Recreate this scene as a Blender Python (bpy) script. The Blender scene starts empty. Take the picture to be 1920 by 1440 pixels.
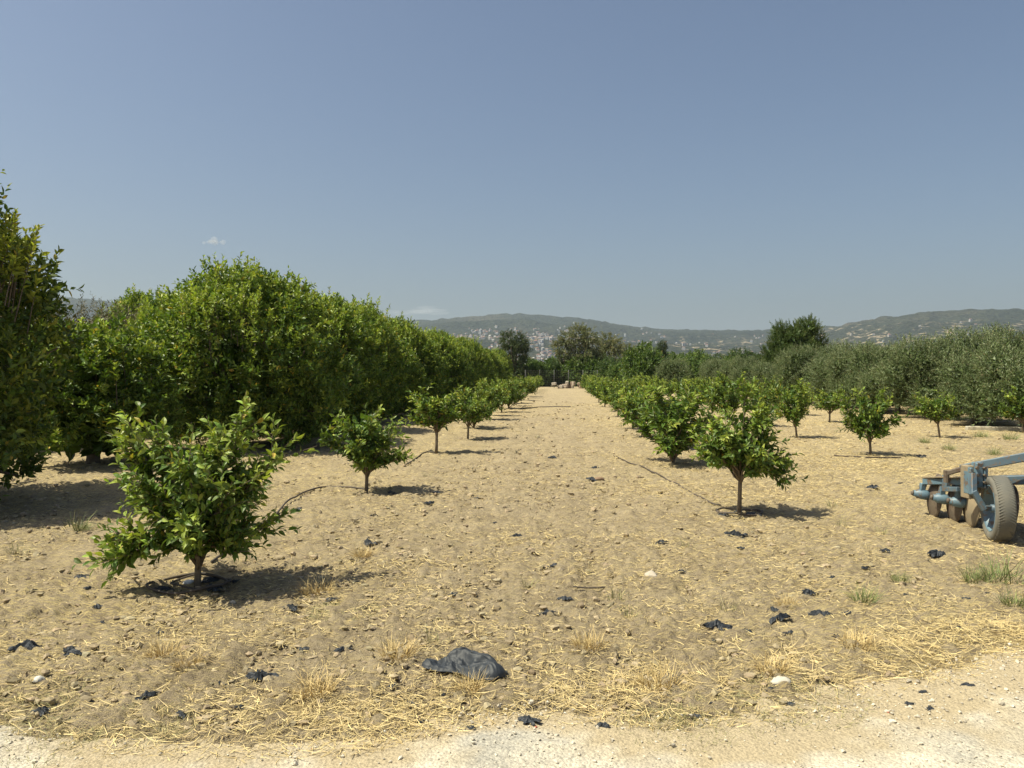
import bpy, math, random
import numpy as np
from mathutils import Vector, Matrix

# ------------------------------------------------------------------ camera, sky, sun, exposure
scene = bpy.context.scene
col = scene.collection
R = math.radians
F, HY, H = 1500.0, 698.0, 1.6          # focal length and horizon row of the photograph, eye height

cam_d = bpy.data.cameras.new('camera'); cam = bpy.data.objects.new('camera', cam_d); col.objects.link(cam)
cam_d.sensor_width = 36.0; cam_d.lens = 36.0 * F / 1920.0
cam_d.clip_start = 0.05; cam_d.clip_end = 60000
cam.location = (0, 0, H); cam.rotation_euler = (R(90) - math.atan((720 - HY) / F), 0, 0)
scene.camera = cam

SUN_EL, SUN_AZ = R(58), R(-101)          # azimuth from +Y towards +X: light comes from the left
L = Vector((math.cos(SUN_EL) * math.sin(SUN_AZ), math.cos(SUN_EL) * math.cos(SUN_AZ), math.sin(SUN_EL)))
world = bpy.data.worlds.new('World'); scene.world = world; world.use_nodes = True
wn, wl = world.node_tree.nodes, world.node_tree.links
sky = wn.new('ShaderNodeTexSky'); sky.sky_type = 'NISHITA'; sky.sun_disc = False
sky.sun_elevation = SUN_EL; sky.sun_rotation = SUN_AZ
sky.altitude = 0; sky.air_density = 1.0; sky.dust_density = 3.4; sky.ozone_density = 2.7
wn['Background'].inputs['Strength'].default_value = 0.071
wl.new(sky.outputs[0], wn['Background'].inputs['Color'])
sun_d = bpy.data.lights.new('sun', 'SUN'); sun = bpy.data.objects.new('sun', sun_d); col.objects.link(sun)
sun_d.energy = 5.0; sun_d.angle = R(0.5); sun_d.color = (1.0, 0.945, 0.74)
sun.rotation_euler = L.to_track_quat('Z', 'Y').to_euler()
vs = scene.view_settings
vs.view_transform = 'Standard'; vs.look = 'None'; vs.gamma = 1; vs.use_curve_mapping = False; vs.exposure = 0.62
scene.cycles.max_bounces = 6; scene.cycles.transmission_bounces = 4
scene.cycles.diffuse_bounces = 3; scene.cycles.glossy_bounces = 2

# ------------------------------------------------------------------ helpers
def PX(px, Y): return (px - 960.0) / F * Y
def PZ(py, Y): return H - (py - HY) / F * Y
def GY(py): return H * F / (py - HY)                # depth of a ground point at that row
def GP(px, py): Y = GY(py); return PX(px, Y), Y

def _hash(ix, iy, iz, s):
    h = (ix.astype(np.int64) * 374761393 + iy.astype(np.int64) * 668265263 + iz.astype(np.int64) * 2147483647 + s * 974634777)
    h &= 0xffffffff
    h = ((h ^ (h >> 13)) * 1274126177) & 0xffffffff
    h = ((h ^ (h >> 16)) * 2246822519) & 0xffffffff
    return ((h ^ (h >> 15)) & 0xffffff) / float(0xffffff)
def vnoise(x, y, z=None, s=0):
    x = np.asarray(x, float); y = np.asarray(y, float); z = np.zeros_like(x) if z is None else np.asarray(z, float)
    ix, iy, iz = np.floor(x), np.floor(y), np.floor(z)
    fx, fy, fz = x - ix, y - iy, z - iz
    fx, fy, fz = [t * t * (3 - 2 * t) for t in (fx, fy, fz)]
    r = 0
    for a in (0, 1):
        for b in (0, 1):
            for c in (0, 1):
                w = (fx if a else 1 - fx) * (fy if b else 1 - fy) * (fz if c else 1 - fz)
                r = r + w * _hash(ix + a, iy + b, iz + c, s)
    return r * 2 - 1
def fbm(x, y, z=None, s=0, o=3):
    r, a, k = 0, 1.0, 1.0
    for i in range(o):
        r = r + a * vnoise(np.asarray(x) * k, np.asarray(y) * k, None if z is None else np.asarray(z) * k, s + i * 17)
        a *= .5; k *= 2.03
    return r

def make_mesh(name, V, faces, mat, smooth=False, colr=None, mats=None):
    """faces: list of int arrays (n,3)/(n,4)..; colr: per-vertex rgb"""
    me = bpy.data.meshes.new(name)
    V = np.asarray(V, np.float32).reshape(-1, 3)
    faces = [np.asarray(f, np.int32) for f in faces if len(f)]
    lv = np.concatenate([f.ravel() for f in faces])
    tot = np.concatenate([np.full(len(f), f.shape[1], np.int32) for f in faces])
    st = np.concatenate([[0], np.cumsum(tot)[:-1]]).astype(np.int32)
    me.vertices.add(len(V)); me.vertices.foreach_set('co', V.ravel())
    me.loops.add(len(lv)); me.loops.foreach_set('vertex_index', lv)
    me.polygons.add(len(tot)); me.polygons.foreach_set('loop_start', st); me.polygons.foreach_set('loop_total', tot)
    me.polygons.foreach_set('use_smooth', np.full(len(tot), smooth))
    me.update(calc_edges=True)
    if colr is not None:
        a = me.color_attributes.new('Col', 'FLOAT_COLOR', 'POINT')
        c = np.ones((len(V), 4), np.float32); c[:, :3] = colr
        a.data.foreach_set('color', c.ravel())
    if mat: me.materials.append(mat)
    return me

def link(name, data, parent=None, loc=(0, 0, 0), rot=(0, 0, 0), sc=1.0):
    o = bpy.data.objects.new(name, data); col.objects.link(o)
    o.location = loc; o.rotation_euler = rot
    o.scale = (sc, sc, sc) if not hasattr(sc, '__len__') else sc
    if parent: o.parent = parent
    return o
def tag(o, label=None, cat=None, group=None, kind=None):
    if label: o['label'] = label
    if cat: o['category'] = cat
    if group: o['group'] = group
    if kind: o['kind'] = kind
    return o

class Acc:
    """collects pieces of ONE part"""
    def __init__(s): s.V = []; s.F3 = []; s.F4 = []; s.C = []; s.n = 0
    def add(s, V, f3=None, f4=None, c=None):
        V = np.asarray(V, float).reshape(-1, 3)
        s.V.append(V)
        if f3 is not None and len(f3): s.F3.append(np.asarray(f3) + s.n)
        if f4 is not None and len(f4): s.F4.append(np.asarray(f4) + s.n)
        s.C.append(np.tile(c if c is not None else (1, 1, 1), (len(V), 1)) if np.ndim(c) < 2 else c)
        s.n += len(V); return s
    def mesh(s, name, mat, smooth=False):
        fs = []
        if s.F3: fs.append(np.concatenate(s.F3))
        if s.F4: fs.append(np.concatenate(s.F4))
        return make_mesh(name, np.concatenate(s.V), fs, mat, smooth, np.concatenate(s.C))
    def tube(s, pts, rad, k=6, c=None, cap=True):
        pts = np.asarray(pts, float); n = len(pts)
        rad = np.full(n, rad) if np.ndim(rad) == 0 else np.asarray(rad, float)
        t = np.gradient(pts, axis=0); t /= np.linalg.norm(t, axis=1)[:, None] + 1e-9
        up = np.array([0, 0, 1.0]) if abs(t[:, 2]).mean() < .8 else np.array([1.0, 0, 0])
        a = np.cross(t, up); a /= np.linalg.norm(a, axis=1)[:, None] + 1e-9
        b = np.cross(t, a)
        th = np.arange(k) * 2 * np.pi / k
        V = pts[:, None] + rad[:, None, None] * (np.cos(th)[None, :, None] * a[:, None] + np.sin(th)[None, :, None] * b[:, None])
        V = V.reshape(-1, 3); q = []
        for i in range(n - 1):
            for j in range(k):
                q.append((i * k + j, i * k + (j + 1) % k, (i + 1) * k + (j + 1) % k, (i + 1) * k + j))
        f3 = []
        if cap:
            V = np.vstack([V, pts[0], pts[-1]])
            for j in range(k):
                f3.append((n * k, (j + 1) % k, j)); f3.append((n * k + 1, (n - 1) * k + j, (n - 1) * k + (j + 1) % k))
        return s.add(V, f3, q, c)
    def box(s, c0, size, rot=None, col_=None, bev=0.0):
        sx, sy, sz = [v / 2 for v in size]
        b = min(bev, sx * .9, sy * .9, sz * .9)
        # chamfered box: 24 verts
        V = []; 
        for X in (-1, 1):
            for Y in (-1, 1):
                for Z in (-1, 1):
                    V += [(X * sx, Y * (sy - b), Z * (sz - b)), (X * (sx - b), Y * sy, Z * (sz - b)), (X * (sx - b), Y * (sy - b), Z * sz)]
        V = np.array(V, float)
        import itertools
        idx = lambda X, Y, Z, k: (((X > 0) * 4 + (Y > 0) * 2 + (Z > 0)) * 3 + k)
        q = []; t = []
        for sgn in (-1, 1):
            q.append([idx(sgn, -1, -1, 0), idx(sgn, 1, -1, 0), idx(sgn, 1, 1, 0), idx(sgn, -1, 1, 0)])
            q.append([idx(-1, sgn, -1, 1), idx(1, sgn, -1, 1), idx(1, sgn, 1, 1), idx(-1, sgn, 1, 1)])
            q.append([idx(-1, -1, sgn, 2), idx(1, -1, sgn, 2), idx(1, 1, sgn, 2), idx(-1, 1, sgn, 2)])
        if b > 0:
            for a1 in (-1, 1):
                for a2 in (-1, 1):
                    q.append([idx(a1, a2, -1, 0), idx(a1, a2, 1, 0), idx(a1, a2, 1, 1), idx(a1, a2, -1, 1)])
                    q.append([idx(a1, -1, a2, 0), idx(a1, 1, a2, 0), idx(a1, 1, a2, 2), idx(a1, -1, a2, 2)])
                    q.append([idx(-1, a1, a2, 1), idx(1, a1, a2, 1), idx(1, a1, a2, 2), idx(-1, a1, a2, 2)])
            for X in (-1, 1):
                for Y in (-1, 1):
                    for Z in (-1, 1): t.append([idx(X, Y, Z, k) for k in range(3)])
        if rot is not None: V = V @ np.array(rot).T
        return s.add(V + np.array(c0), t, q, col_)
    def bar(s, p0, p1, w, h, bev=0.006, up=(0, 0, 1), c=None):
        p0, p1 = np.array(p0, float), np.array(p1, float); d = p1 - p0; ln = np.linalg.norm(d); d /= ln
        u = np.array(up, float); sd = np.cross(d, u); sd /= np.linalg.norm(sd); u = np.cross(sd, d)
        return s.box((p0 + p1) / 2, (ln, w, h), np.stack([d, sd, u], 1), c, bev)
    def lathe(s, prof, c0, axis, k=24, c=None):
        """prof: list of (along axis, radius)"""
        ax = np.array(axis, float); ax /= np.linalg.norm(ax)
        a = np.cross(ax, (0, 0, 1)); a /= np.linalg.norm(a); b = np.cross(ax, a)
        th = np.arange(k) * 2 * np.pi / k; V = []
        for (z, r) in prof:
            V.append(np.array(c0) + ax * z + r * (np.cos(th)[:, None] * a + np.sin(th)[:, None] * b))
        q = [(i * k + j, i * k + (j + 1) % k, (i + 1) * k + (j + 1) % k, (i + 1) * k + j) for i in range(len(prof) - 1) for j in range(k)]
        return s.add(np.concatenate(V), None, q, c)

# ------------------------------------------------------------------ materials
def new_mat(name):
    m = bpy.data.materials.new(name); m.use_nodes = True
    nt = m.node_tree; return m, nt.nodes, nt.links, nt.nodes['Principled BSDF']
def ramp(n, stops):
    r = n.new('ShaderNodeValToRGB'); e = r.color_ramp.elements
    while len(e) < len(stops): e.new(0.5)
    for el, (p, c) in zip(e, stops): el.position = p; el.color = (*c, 1)
    return r
def noise(n, l, scale, detail=4, rough=.6, coord=None, dist=0):
    t = n.new('ShaderNodeTexNoise'); t.inputs['Scale'].default_value = scale; t.inputs['Detail'].default_value = detail
    t.inputs['Roughness'].default_value = rough; t.inputs['Distortion'].default_value = dist
    if coord is not None: l.new(coord, t.inputs['Vector'])
    return t
def mix(n, l, fac, a, b, mode='MIX'):
    m = n.new('ShaderNodeMix'); m.data_type = 'RGBA'; m.blend_type = mode
    for k, v in ((0, fac), (6, a), (7, b)):
        if hasattr(v, 'is_linked') or hasattr(v, 'links'): l.new(v, m.inputs[k])
        else: m.inputs[k].default_value = v if k == 0 else (*v, 1)
    return m.outputs[2]
def bump(n, l, b, hgt, strength, dist):
    u = n.new('ShaderNodeBump'); u.inputs['Strength'].default_value = strength; u.inputs['Distance'].default_value = dist
    l.new(hgt, u.inputs['Height']); l.new(u.outputs[0], b.inputs['Normal']); return u

def leaf_mat(name, rough=.45, trans=.24, spec=.28, tint=(1.3, 1.35, .5)):
    m, n, l, b = new_mat(name)
    a = n.new('ShaderNodeAttribute'); a.attribute_name = 'Col'
    l.new(a.outputs['Color'], b.inputs['Base Color'])
    b.inputs['Roughness'].default_value = rough; b.inputs['Specular IOR Level'].default_value = spec
    tr = n.new('ShaderNodeBsdfTranslucent')
    l.new(mix(n, l, 1.0, a.outputs['Color'], tint, 'MULTIPLY'), tr.inputs['Color'])
    ms = n.new('ShaderNodeMixShader'); ms.inputs[0].default_value = trans
    l.new(b.outputs[0], ms.inputs[1]); l.new(tr.outputs[0], ms.inputs[2])
    l.new(ms.outputs[0], n['Material Output'].inputs['Surface'])
    return m
M = {}
M['leaf'] = leaf_mat('citrus_leaf')
M['olive'] = leaf_mat('olive_leaf', .5, .12, .35, (1.1, 1.1, .8))
M['needle'] = leaf_mat('needle', .55, .1, .3)

def bark_mat(name, c1, c2, sc=18):
    m, n, l, b = new_mat(name); tc = n.new('ShaderNodeTexCoord')
    t = noise(n, l, sc, 6, .65, tc.outputs['Object'], .4)
    r = ramp(n, [(.3, c1), (.7, c2)]); l.new(t.outputs[0], r.inputs[0]); l.new(r.outputs[0], b.inputs['Base Color'])
    b.inputs['Roughness'].default_value = .85; bump(n, l, b, t.outputs[0], .6, .01); return m
M['bark'] = bark_mat('young_bark', (.10, .075, .05), (.22, .17, .11))
M['bark_old'] = bark_mat('old_bark', (.07, .055, .04), (.16, .13, .095))
M['bark_pale'] = bark_mat('pale_bark', (.22, .19, .15), (.38, .34, .28), 6)

def vcol_mat(name, rough=.85, spec=.2, nscale=None, amt=.35, bmp=0, bd=.01):
    m, n, l, b = new_mat(name)
    a = n.new('ShaderNodeAttribute'); a.attribute_name = 'Col'; src = a.outputs['Color']
    if nscale:
        tc = n.new('ShaderNodeTexCoord'); t = noise(n, l, nscale, 5, .65, tc.outputs['Object'])
        r = ramp(n, [(.25, (1 - amt,) * 3), (.75, (1 + amt * .6,) * 3)]); l.new(t.outputs[0], r.inputs[0])
        src = mix(n, l, 1.0, src, r.outputs[0], 'MULTIPLY')
        if bmp: bump(n, l, b, t.outputs[0], bmp, bd)
    l.new(src, b.inputs['Base Color']); b.inputs['Roughness'].default_value = rough; b.inputs['Specular IOR Level'].default_value = spec
    return m
M['straw'] = vcol_mat('straw', .6, .35)
M['clod'] = vcol_mat('clod', .95, .1, 25, .3, .5, .01)
M['pebble'] = vcol_mat('pebble', .85, .2, 30, .25, .4, .005)
M['block'] = vcol_mat('block', .9, .2, 8, .35, .4, .01)

ROW_DIR = .066
def soil_mat():
    m, n, l, b = new_mat('dry_soil'); tc = n.new('ShaderNodeTexCoord'); P = tc.outputs['Object']
    big = noise(n, l, .22, 5, .6, P); mid = noise(n, l, 2.2, 6, .7, P, .3); fine = noise(n, l, 26, 6, .75, P, .5); xf = noise(n, l, 120, 4, .7, P)
    r1 = ramp(n, [(.25, (.225, .178, .116)), (.5, (.33, .267, .178)), (.75, (.415, .342, .234))]); l.new(mid.outputs[0], r1.inputs[0])
    r2 = ramp(n, [(.28, (.45, .43, .41)), (.5, (.98, .98, .98)), (.75, (1.28, 1.26, 1.2))]); l.new(fine.outputs[0], r2.inputs[0])
    c = mix(n, l, 1.0, r1.outputs[0], r2.outputs[0], 'MULTIPLY')
    # straw litter ground into the soil: stretched flecks
    acc = None
    for ang, s1, s2 in ((.3, 9, 95), (1.35, 8, 80), (2.3, 10, 105), (2.9, 7, 70), (.9, 8, 60)):
        mp = n.new('ShaderNodeMapping'); mp.inputs['Rotation'].default_value = (0, 0, ang); mp.inputs['Scale'].default_value = (s1, s2, 1); mp.inputs['Location'].default_value = (ang * 31, ang * 17, 0)
        l.new(P, mp.inputs['Vector']); st = noise(n, l, 1.0, 2, .5, mp.outputs[0], .6)
        rq = ramp(n, [(.60, (0, 0, 0)), (.65, (1, 1, 1))]); l.new(st.outputs[0], rq.inputs[0])
        acc = rq.outputs[0] if acc is None else mix(n, l, 1.0, acc, rq.outputs[0], 'LIGHTEN')
    rb = ramp(n, [(.30, (.25, .25, .25)), (.60, (.95, .95, .95))]); l.new(big.outputs[0], rb.inputs[0])
    sf = mix(n, l, 1.0, acc, rb.outputs[0], 'MULTIPLY')
    sep = n.new('ShaderNodeSeparateXYZ'); l.new(P, sep.inputs[0])
    ma = n.new('ShaderNodeMath'); ma.operation = 'MULTIPLY_ADD'; l.new(sep.outputs[1], ma.inputs[0]); ma.inputs[1].default_value = -ROW_DIR; l.new(sep.outputs[0], ma.inputs[2])
    mb = n.new('ShaderNodeMath'); mb.operation = 'ADD'; l.new(ma.outputs[0], mb.inputs[0]); mb.inputs[1].default_value = .4
    mc = n.new('ShaderNodeMath'); mc.operation = 'ABSOLUTE'; l.new(mb.outputs[0], mc.inputs[0])
    ml = n.new('ShaderNodeMapRange'); ml.inputs[1].default_value = .6; ml.inputs[2].default_value = 2.6; ml.inputs[3].default_value = .35; ml.inputs[4].default_value = 1.0; l.new(mc.outputs[0], ml.inputs[0]); ml.inputs[3].default_value = .45
    sf = mix(n, l, 1.0, sf, ml.outputs[0], 'MULTIPLY')
    c = mix(n, l, sf, c, (.59, .47, .22))
    # plain beyond the orchard: dull green fields
    mr = n.new('ShaderNodeMapRange'); mr.inputs[1].default_value = 110; mr.inputs[2].default_value = 180; l.new(sep.outputs[1], mr.inputs[0])
    far = noise(n, l, .012, 4, .6, P); rf = ramp(n, [(.3, (.06, .085, .035)), (.6, (.13, .14, .07)), (.75, (.27, .22, .13))]); l.new(far.outputs[0], rf.inputs[0])
    c = mix(n, l, mr.outputs[0], c, rf.outputs[0])
    l.new(c, b.inputs['Base Color']); b.inputs['Roughness'].default_value = .95; b.inputs['Specular IOR Level'].default_value = .1
    h = n.new('ShaderNodeMath'); h.operation = 'ADD'; l.new(fine.outputs[0], h.inputs[0]); l.new(xf.outputs[0], h.inputs[1])
    bump(n, l, b, h.outputs[0], 1.0, .022); return m
M['soil'] = soil_mat()

def road_mat():
    m, n, l, b = new_mat('gravel_road'); tc = n.new('ShaderNodeTexCoord'); P = tc.outputs['Object']
    at = n.new('ShaderNodeAttribute'); at.attribute_name = 'Col'
    mid = noise(n, l, 1.6, 5, .65, P, .5); fine = noise(n, l, 60, 6, .75, P, .3)
    vo = n.new('ShaderNodeTexVoronoi'); vo.inputs['Scale'].default_value = 70; l.new(P, vo.inputs['Vector'])
    r1 = ramp(n, [(.30, (.35, .33, .285)), (.5, (.50, .455, .37)), (.7, (.63, .585, .48))]); l.new(mid.outputs[0], r1.inputs[0])
    c = mix(n, l, at.outputs['Fac'], (.385, .318, .21), r1.outputs[0])
    r2 = ramp(n, [(.28, (.5, .49, .48)), (.5, (1, 1, 1)), (.72, (1.25, 1.24, 1.2))]); l.new(fine.outputs[0], r2.inputs[0])
    c = mix(n, l, 1.0, c, r2.outputs[0], 'MULTIPLY')
    rv = ramp(n, [(.0, (.82, .82, .82)), (1, (1.12, 1.12, 1.1))]); l.new(vo.outputs['Color'], rv.inputs[0])
    c = mix(n, l, at.outputs['Fac'], c, mix(n, l, 1.0, c, rv.outputs[0], 'MULTIPLY'))
    l.new(c, b.inputs['Base Color']); b.inputs['Roughness'].default_value = .95; b.inputs['Specular IOR Level'].default_value = .1
    h = n.new('ShaderNodeMath'); h.operation = 'SUBTRACT'; l.new(fine.outputs[0], h.inputs[0]); l.new(vo.outputs['Distance'], h.inputs[1])
    bump(n, l, b, h.outputs[0], .7, .008); return m
M['road'] = road_mat()

def plastic_mat():
    m, n, l, b = new_mat('black_plastic_film'); tc = n.new('ShaderNodeTexCoord')
    t = noise(n, l, 14, 5, .65, tc.outputs['Object']); r = ramp(n, [(.3, (.020, .024, .030)), (.6, (.032, .037, .044)), (.85, (.07, .066, .06))])
    l.new(t.outputs[0], r.inputs[0]); l.new(r.outputs[0], b.inputs['Base Color'])
    b.inputs['Roughness'].default_value = .56; b.inputs['Specular IOR Level'].default_value = .3
    t2 = noise(n, l, 45, 3, .5, tc.outputs['Object'], 1.0); bump(n, l, b, t2.outputs[0], .12, .003); return m
M['plastic'] = plastic_mat()

def simple(name, c, rough=.6, spec=.4, metal=0):
    m, n, l, b = new_mat(name); b.inputs['Base Color'].default_value = (*c, 1); b.inputs['Roughness'].default_value = rough
    b.inputs['Specular IOR Level'].default_value = spec; b.inputs['Metallic'].default_value = metal; return m
def worn(name, c, rust, cover=.55, rough=.5, sc=14):
    m, n, l, b = new_mat(name); tc = n.new('ShaderNodeTexCoord')
    t = noise(n, l, sc, 7, .7, tc.outputs['Object'], .6); t2 = noise(n, l, 5, 4, .6, tc.outputs['Object'])
    r = ramp(n, [(cover, (0, 0, 0)), (cover + .06, (1, 1, 1))]); l.new(t.outputs[0], r.inputs[0])
    d = ramp(n, [(.35, (.75, .78, .8)), (.7, (1.15, 1.1, 1.0))]); l.new(t2.outputs[0], d.inputs[0])
    base = mix(n, l, 1.0, c, d.outputs[0], 'MULTIPLY')
    l.new(mix(n, l, r.outputs[0], base, rust), b.inputs['Base Color']); b.inputs['Roughness'].default_value = rough
    bump(n, l, b, t.outputs[0], .25, .004); return m
M['blue'] = worn('faded_blue_paint', (.11, .18, .235), (.13, .09, .06), .52)
M['blue_dk'] = worn('worn_blue_paint', (.085, .13, .17), (.13, .10, .075), .53)
M['rust'] = worn('rusty_steel', (.125, .098, .072), (.085, .058, .042), .5, .7)
M['earth_steel'] = worn('soil_caked_steel', (.26, .21, .14), (.11, .09, .07), .57, .75)
M['tyre'] = worn('dusty_rubber', (.145, .137, .115), (.07, .067, .06), .6, .85, 9)
M['hose'] = worn('dusty_pipe', (.075, .058, .045), (.15, .115, .08), .6, .7)
M['concrete'] = worn('pale_concrete', (.42, .38, .30), (.30, .26, .2), .58, .9, 9)
M['wire'] = simple('galvanised_wire', (.11, .11, .105), .7, .3, .2)

def hill_mat():
    m, n, l, b = new_mat('scrub_hillside'); tc = n.new('ShaderNodeTexCoord'); P = tc.outputs['Object']
    vo = n.new('ShaderNodeTexVoronoi'); vo.inputs['Scale'].default_value = .05; l.new(P, vo.inputs['Vector'])
    a = noise(n, l, .0022, 6, .62, P, .4); f = noise(n, l, .02, 5, .7, P)
    r = ramp(n, [(.3, (.015, .019, .012)), (.55, (.027, .030, .019)), (.72, (.052, .046, .032))]); l.new(a.outputs[0], r.inputs[0])
    rv = ramp(n, [(0, (.6, .6, .6)), (.6, (1.3, 1.3, 1.2))]); l.new(vo.outputs['Color'], rv.inputs[0])
    c = mix(n, l, 1.0, r.outputs[0], rv.outputs[0], 'MULTIPLY')
    at = n.new('ShaderNodeAttribute'); at.attribute_name = 'Col'
    rp = ramp(n, [(.56, (0, 0, 0)), (.64, (1, 1, 1))]); l.new(f.outputs[0], rp.inputs[0])
    pf = mix(n, l, 1.0, rp.outputs[0], at.outputs['Color'], 'MULTIPLY')
    c = mix(n, l, pf, c, (.40, .32, .22))
    l.new(c, b.inputs['Base Color']); b.inputs['Roughness'].default_value = 1; b.inputs['Specular IOR Level'].default_value = 0
    bump(n, l, b, vo.outputs['Distance'], 1.0, 12); return m
M['hill'] = hill_mat()

# ------------------------------------------------------------------ ground, road
SAP_L = [(367, 1098), (686, 922), (818, 850), (877, 822)]
ROW_DIR = .066
def sl(x0): return lambda Y: x0 + ROW_DIR * Y
def road_edge(x):                        # far edge of the gravel road: y as a function of x
    return 3.60 + .06 * x + .42 * np.clip(x - 1.2, 0, 3) + .10 * np.sin(1.7 * x + .4) + .12 * vnoise(x * 1.3, x * 0 + 3.3, None, 5)
def gbase(x, y):
    x = np.asarray(x, float); y = np.asarray(y, float)
    fade = 1 / (1 + (np.hypot(x, y) / 150) ** 2)
    return (.045 * vnoise(x * .33, y * .33, None, 1) + .022 * vnoise(x * 1.1, y * 1.1, None, 2)) * fade
def gh(x, y):
    e = road_edge(np.asarray(x, float)) - np.asarray(y, float)      # > 0 on the road
    k = 1 / (1 + np.exp(np.clip(e * 6, -30, 30)))                   # 1 in the field
    z = gbase(x, y)
    return z * (.35 + .65 * k) + k * .012 * vnoise(np.asarray(x) * 3.1, np.asarray(y) * 3.1, None, 3)
def gz(x, y): return float(gh(np.array([x]), np.array([y]))[0])

def build_ground():
    r = [0.35]
    while r[-1] < 2.8: r.append(r[-1] * 1.03)
    while r[-1] < 22: r.append(r[-1] * 1.0055)
    while r[-1] < 60: r.append(r[-1] * 1.0125)
    while r[-1] < 9000: r.append(r[-1] * 1.13)
    r = np.array(r)
    az = np.concatenate([np.arange(-44, 44, .16), np.arange(44, 316, 4.0)]) * np.pi / 180
    A, Rr = np.meshgrid(az, r); X = Rr * np.sin(A); Y = Rr * np.cos(A)
    e = road_edge(X) - Y; k = 1 / (1 + np.exp(np.clip(e * 9, -30, 30)))
    fade = np.clip(1.3 - Rr / 45, 0, 1)
    rid = 1 - np.abs(vnoise(X * 9, Y * 9, None, 7)); cl = np.clip(vnoise(X * 16, Y * 16, None, 9), 0, 1)
    Z = gh(X, Y) + fade * k * (.016 * vnoise((X - ROW_DIR * Y) * 5.5, Y * .45, None, 14) + .022 * (rid - .6) + .034 * cl + .016 * np.clip(vnoise(X * 31, Y * 31, None, 12), 0, 1) + .008 * vnoise(X * 55, Y * 55, None, 11)) - .02 * (1 - k)
    nr, na = X.shape
    V = np.stack([X, Y, Z], -1).reshape(-1, 3)
    i = np.arange(nr - 1)[:, None] * na; j = np.arange(na)[None]; j2 = (j + 1) % na
    q = np.stack([i + j, i + j2, i + na + j2, i + na + j], -1).reshape(-1, 4)
    V = np.vstack([V, [0, 0, -.02]])
    t = np.stack([np.full(na, len(V) - 1), (np.arange(na) + 1) % na, np.arange(na)], -1)
    g = link('ground', make_mesh('ground', V, [t, q[:, ::-1]], M['soil'], True)); tag(g, 'dry tan cultivated soil of the orchard floor', kind='structure')
    # road sheet
    xs = np.concatenate([np.arange(-60, -4, 2), np.arange(-4, 5, .03), np.arange(5, 60, 2)])
    ys = np.concatenate([np.linspace(-4, 2.4, 14), np.arange(2.44, 5.6, .025)])
    Xr, Yr = np.meshgrid(xs, ys); s = np.maximum(Yr, -9)
    e = road_edge(Xr) - Yr + .16 * fbm(Xr * 3.0, Yr * 3.0, None, 21) + .07 * vnoise(Xr * 14, Yr * 14, None, 22)
    e2 = np.minimum(e, Yr + 3.9)
    Zr = gh(Xr, Yr) + np.clip(.012 + e2 * .22, -.09, .016) + .004 * vnoise(Xr * 22, Yr * 22, None, 23) * (e > 0)
    V = np.stack([Xr, Yr, Zr], -1).reshape(-1, 3); na = len(xs)
    i = np.arange(len(ys) - 1)[:, None] * na; j = np.arange(na - 1)[None]
    q = np.stack([i + j, i + j + 1, i + na + j + 1, i + na + j], -1).reshape(-1, 4)
    g = np.clip((e - .16 - .10 * np.clip(Xr, -1, 3.5)) * 4 + .7 * fbm(Xr * 1.7, Yr * 2.6, None, 29), 0, 1)
    o = link('road', make_mesh('road', V, [q], M['road'], True, np.repeat(g.reshape(-1, 1), 3, 1)))
    tag(o, 'pale gravel road along the edge of the orchard', kind='structure')
build_ground()

# ------------------------------------------------------------------ hills
ridge_px = np.array([(-1400, 575), (-600, 566), (-200, 556), (80, 553), (205, 566), (330, 578), (520, 596), (700, 608), (800, 600), (860, 594), (950, 587), (1000, 589), (1060, 594),
                     (1100, 598), (1180, 611), (1240, 616), (1400, 620), (1480, 618), (1560, 611), (1650, 595), (1740, 583), (1860, 577), (1920, 579), (2300, 586), (3300, 580)], float)
def hill_h(u, Y):
    yr = np.interp(u, ridge_px[:, 0], ridge_px[:, 1])
    w = 1 / (1 + np.exp(-(u - 1490) / 70)); w2 = 1 / (1 + np.exp((u - 480) / 80))
    Yr = 4600 * (1 - w) + 3300 * w; Yr = Yr * (1 - w2) + 4100 * w2
    Y0 = 1500.0
    Rg = (HY - yr) / F * Yr + H
    t = (Y - Y0) / (Yr - Y0); tc = np.clip(t, 0, 1)
    X = (u - 960) / F * Y
    s = tc ** 1.25 * (1 + .22 * fbm(X / 420, Y / 420, None, 41) * (tc * (1 - tc) * 4))
    h = Rg * np.where(t > 1, 1 - .6 * np.clip(t - 1, 0, 1), s)
    h = h + 7 * fbm(X / 45, Y / 45, None, 43, 2) * np.clip(tc * 2, 0, 1)
    return np.where(t < 0, -3, h - 2)
def build_hills():
    us = np.arange(-1400, 3300, 5.0); Ys = np.concatenate([np.linspace(1490, 5000, 110), np.linspace(5100, 6200, 8)])
    U, Yg = np.meshgrid(us, Ys); Z = hill_h(U, Yg); X = (U - 960) / F * Yg
    V = np.stack([X, Yg, Z], -1).reshape(-1, 3); na = len(us)
    i = np.arange(len(Ys) - 1)[:, None] * na; j = np.arange(na - 1)[None]
    q = np.stack([i + j, i + j + 1, i + na + j + 1, i + na + j], -1).reshape(-1, 4)
    py = HY - (Z - H) / Yg * F
    right = np.clip((U - 1450) / 150, 0, 1) * np.clip((py - 596) / 25, 0, 1)
    mid = np.clip((U - 1180) / 80, 0, 1) * np.clip((py - 628) / 12, 0, 1) * .6
    town = np.exp(-((U - 1000) / 170) ** 2) * np.clip((py - 622) / 12, 0, 1) * .5
    g = np.clip(np.maximum(np.maximum(right, mid), town), 0, 1)
    o = link('hills', make_mesh('hills', V, [q], M['hill'], True, np.repeat(g.reshape(-1, 1), 3, 1)))
    tag(o, 'hazy scrub covered hills along the horizon', kind='structure')
build_hills()

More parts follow.
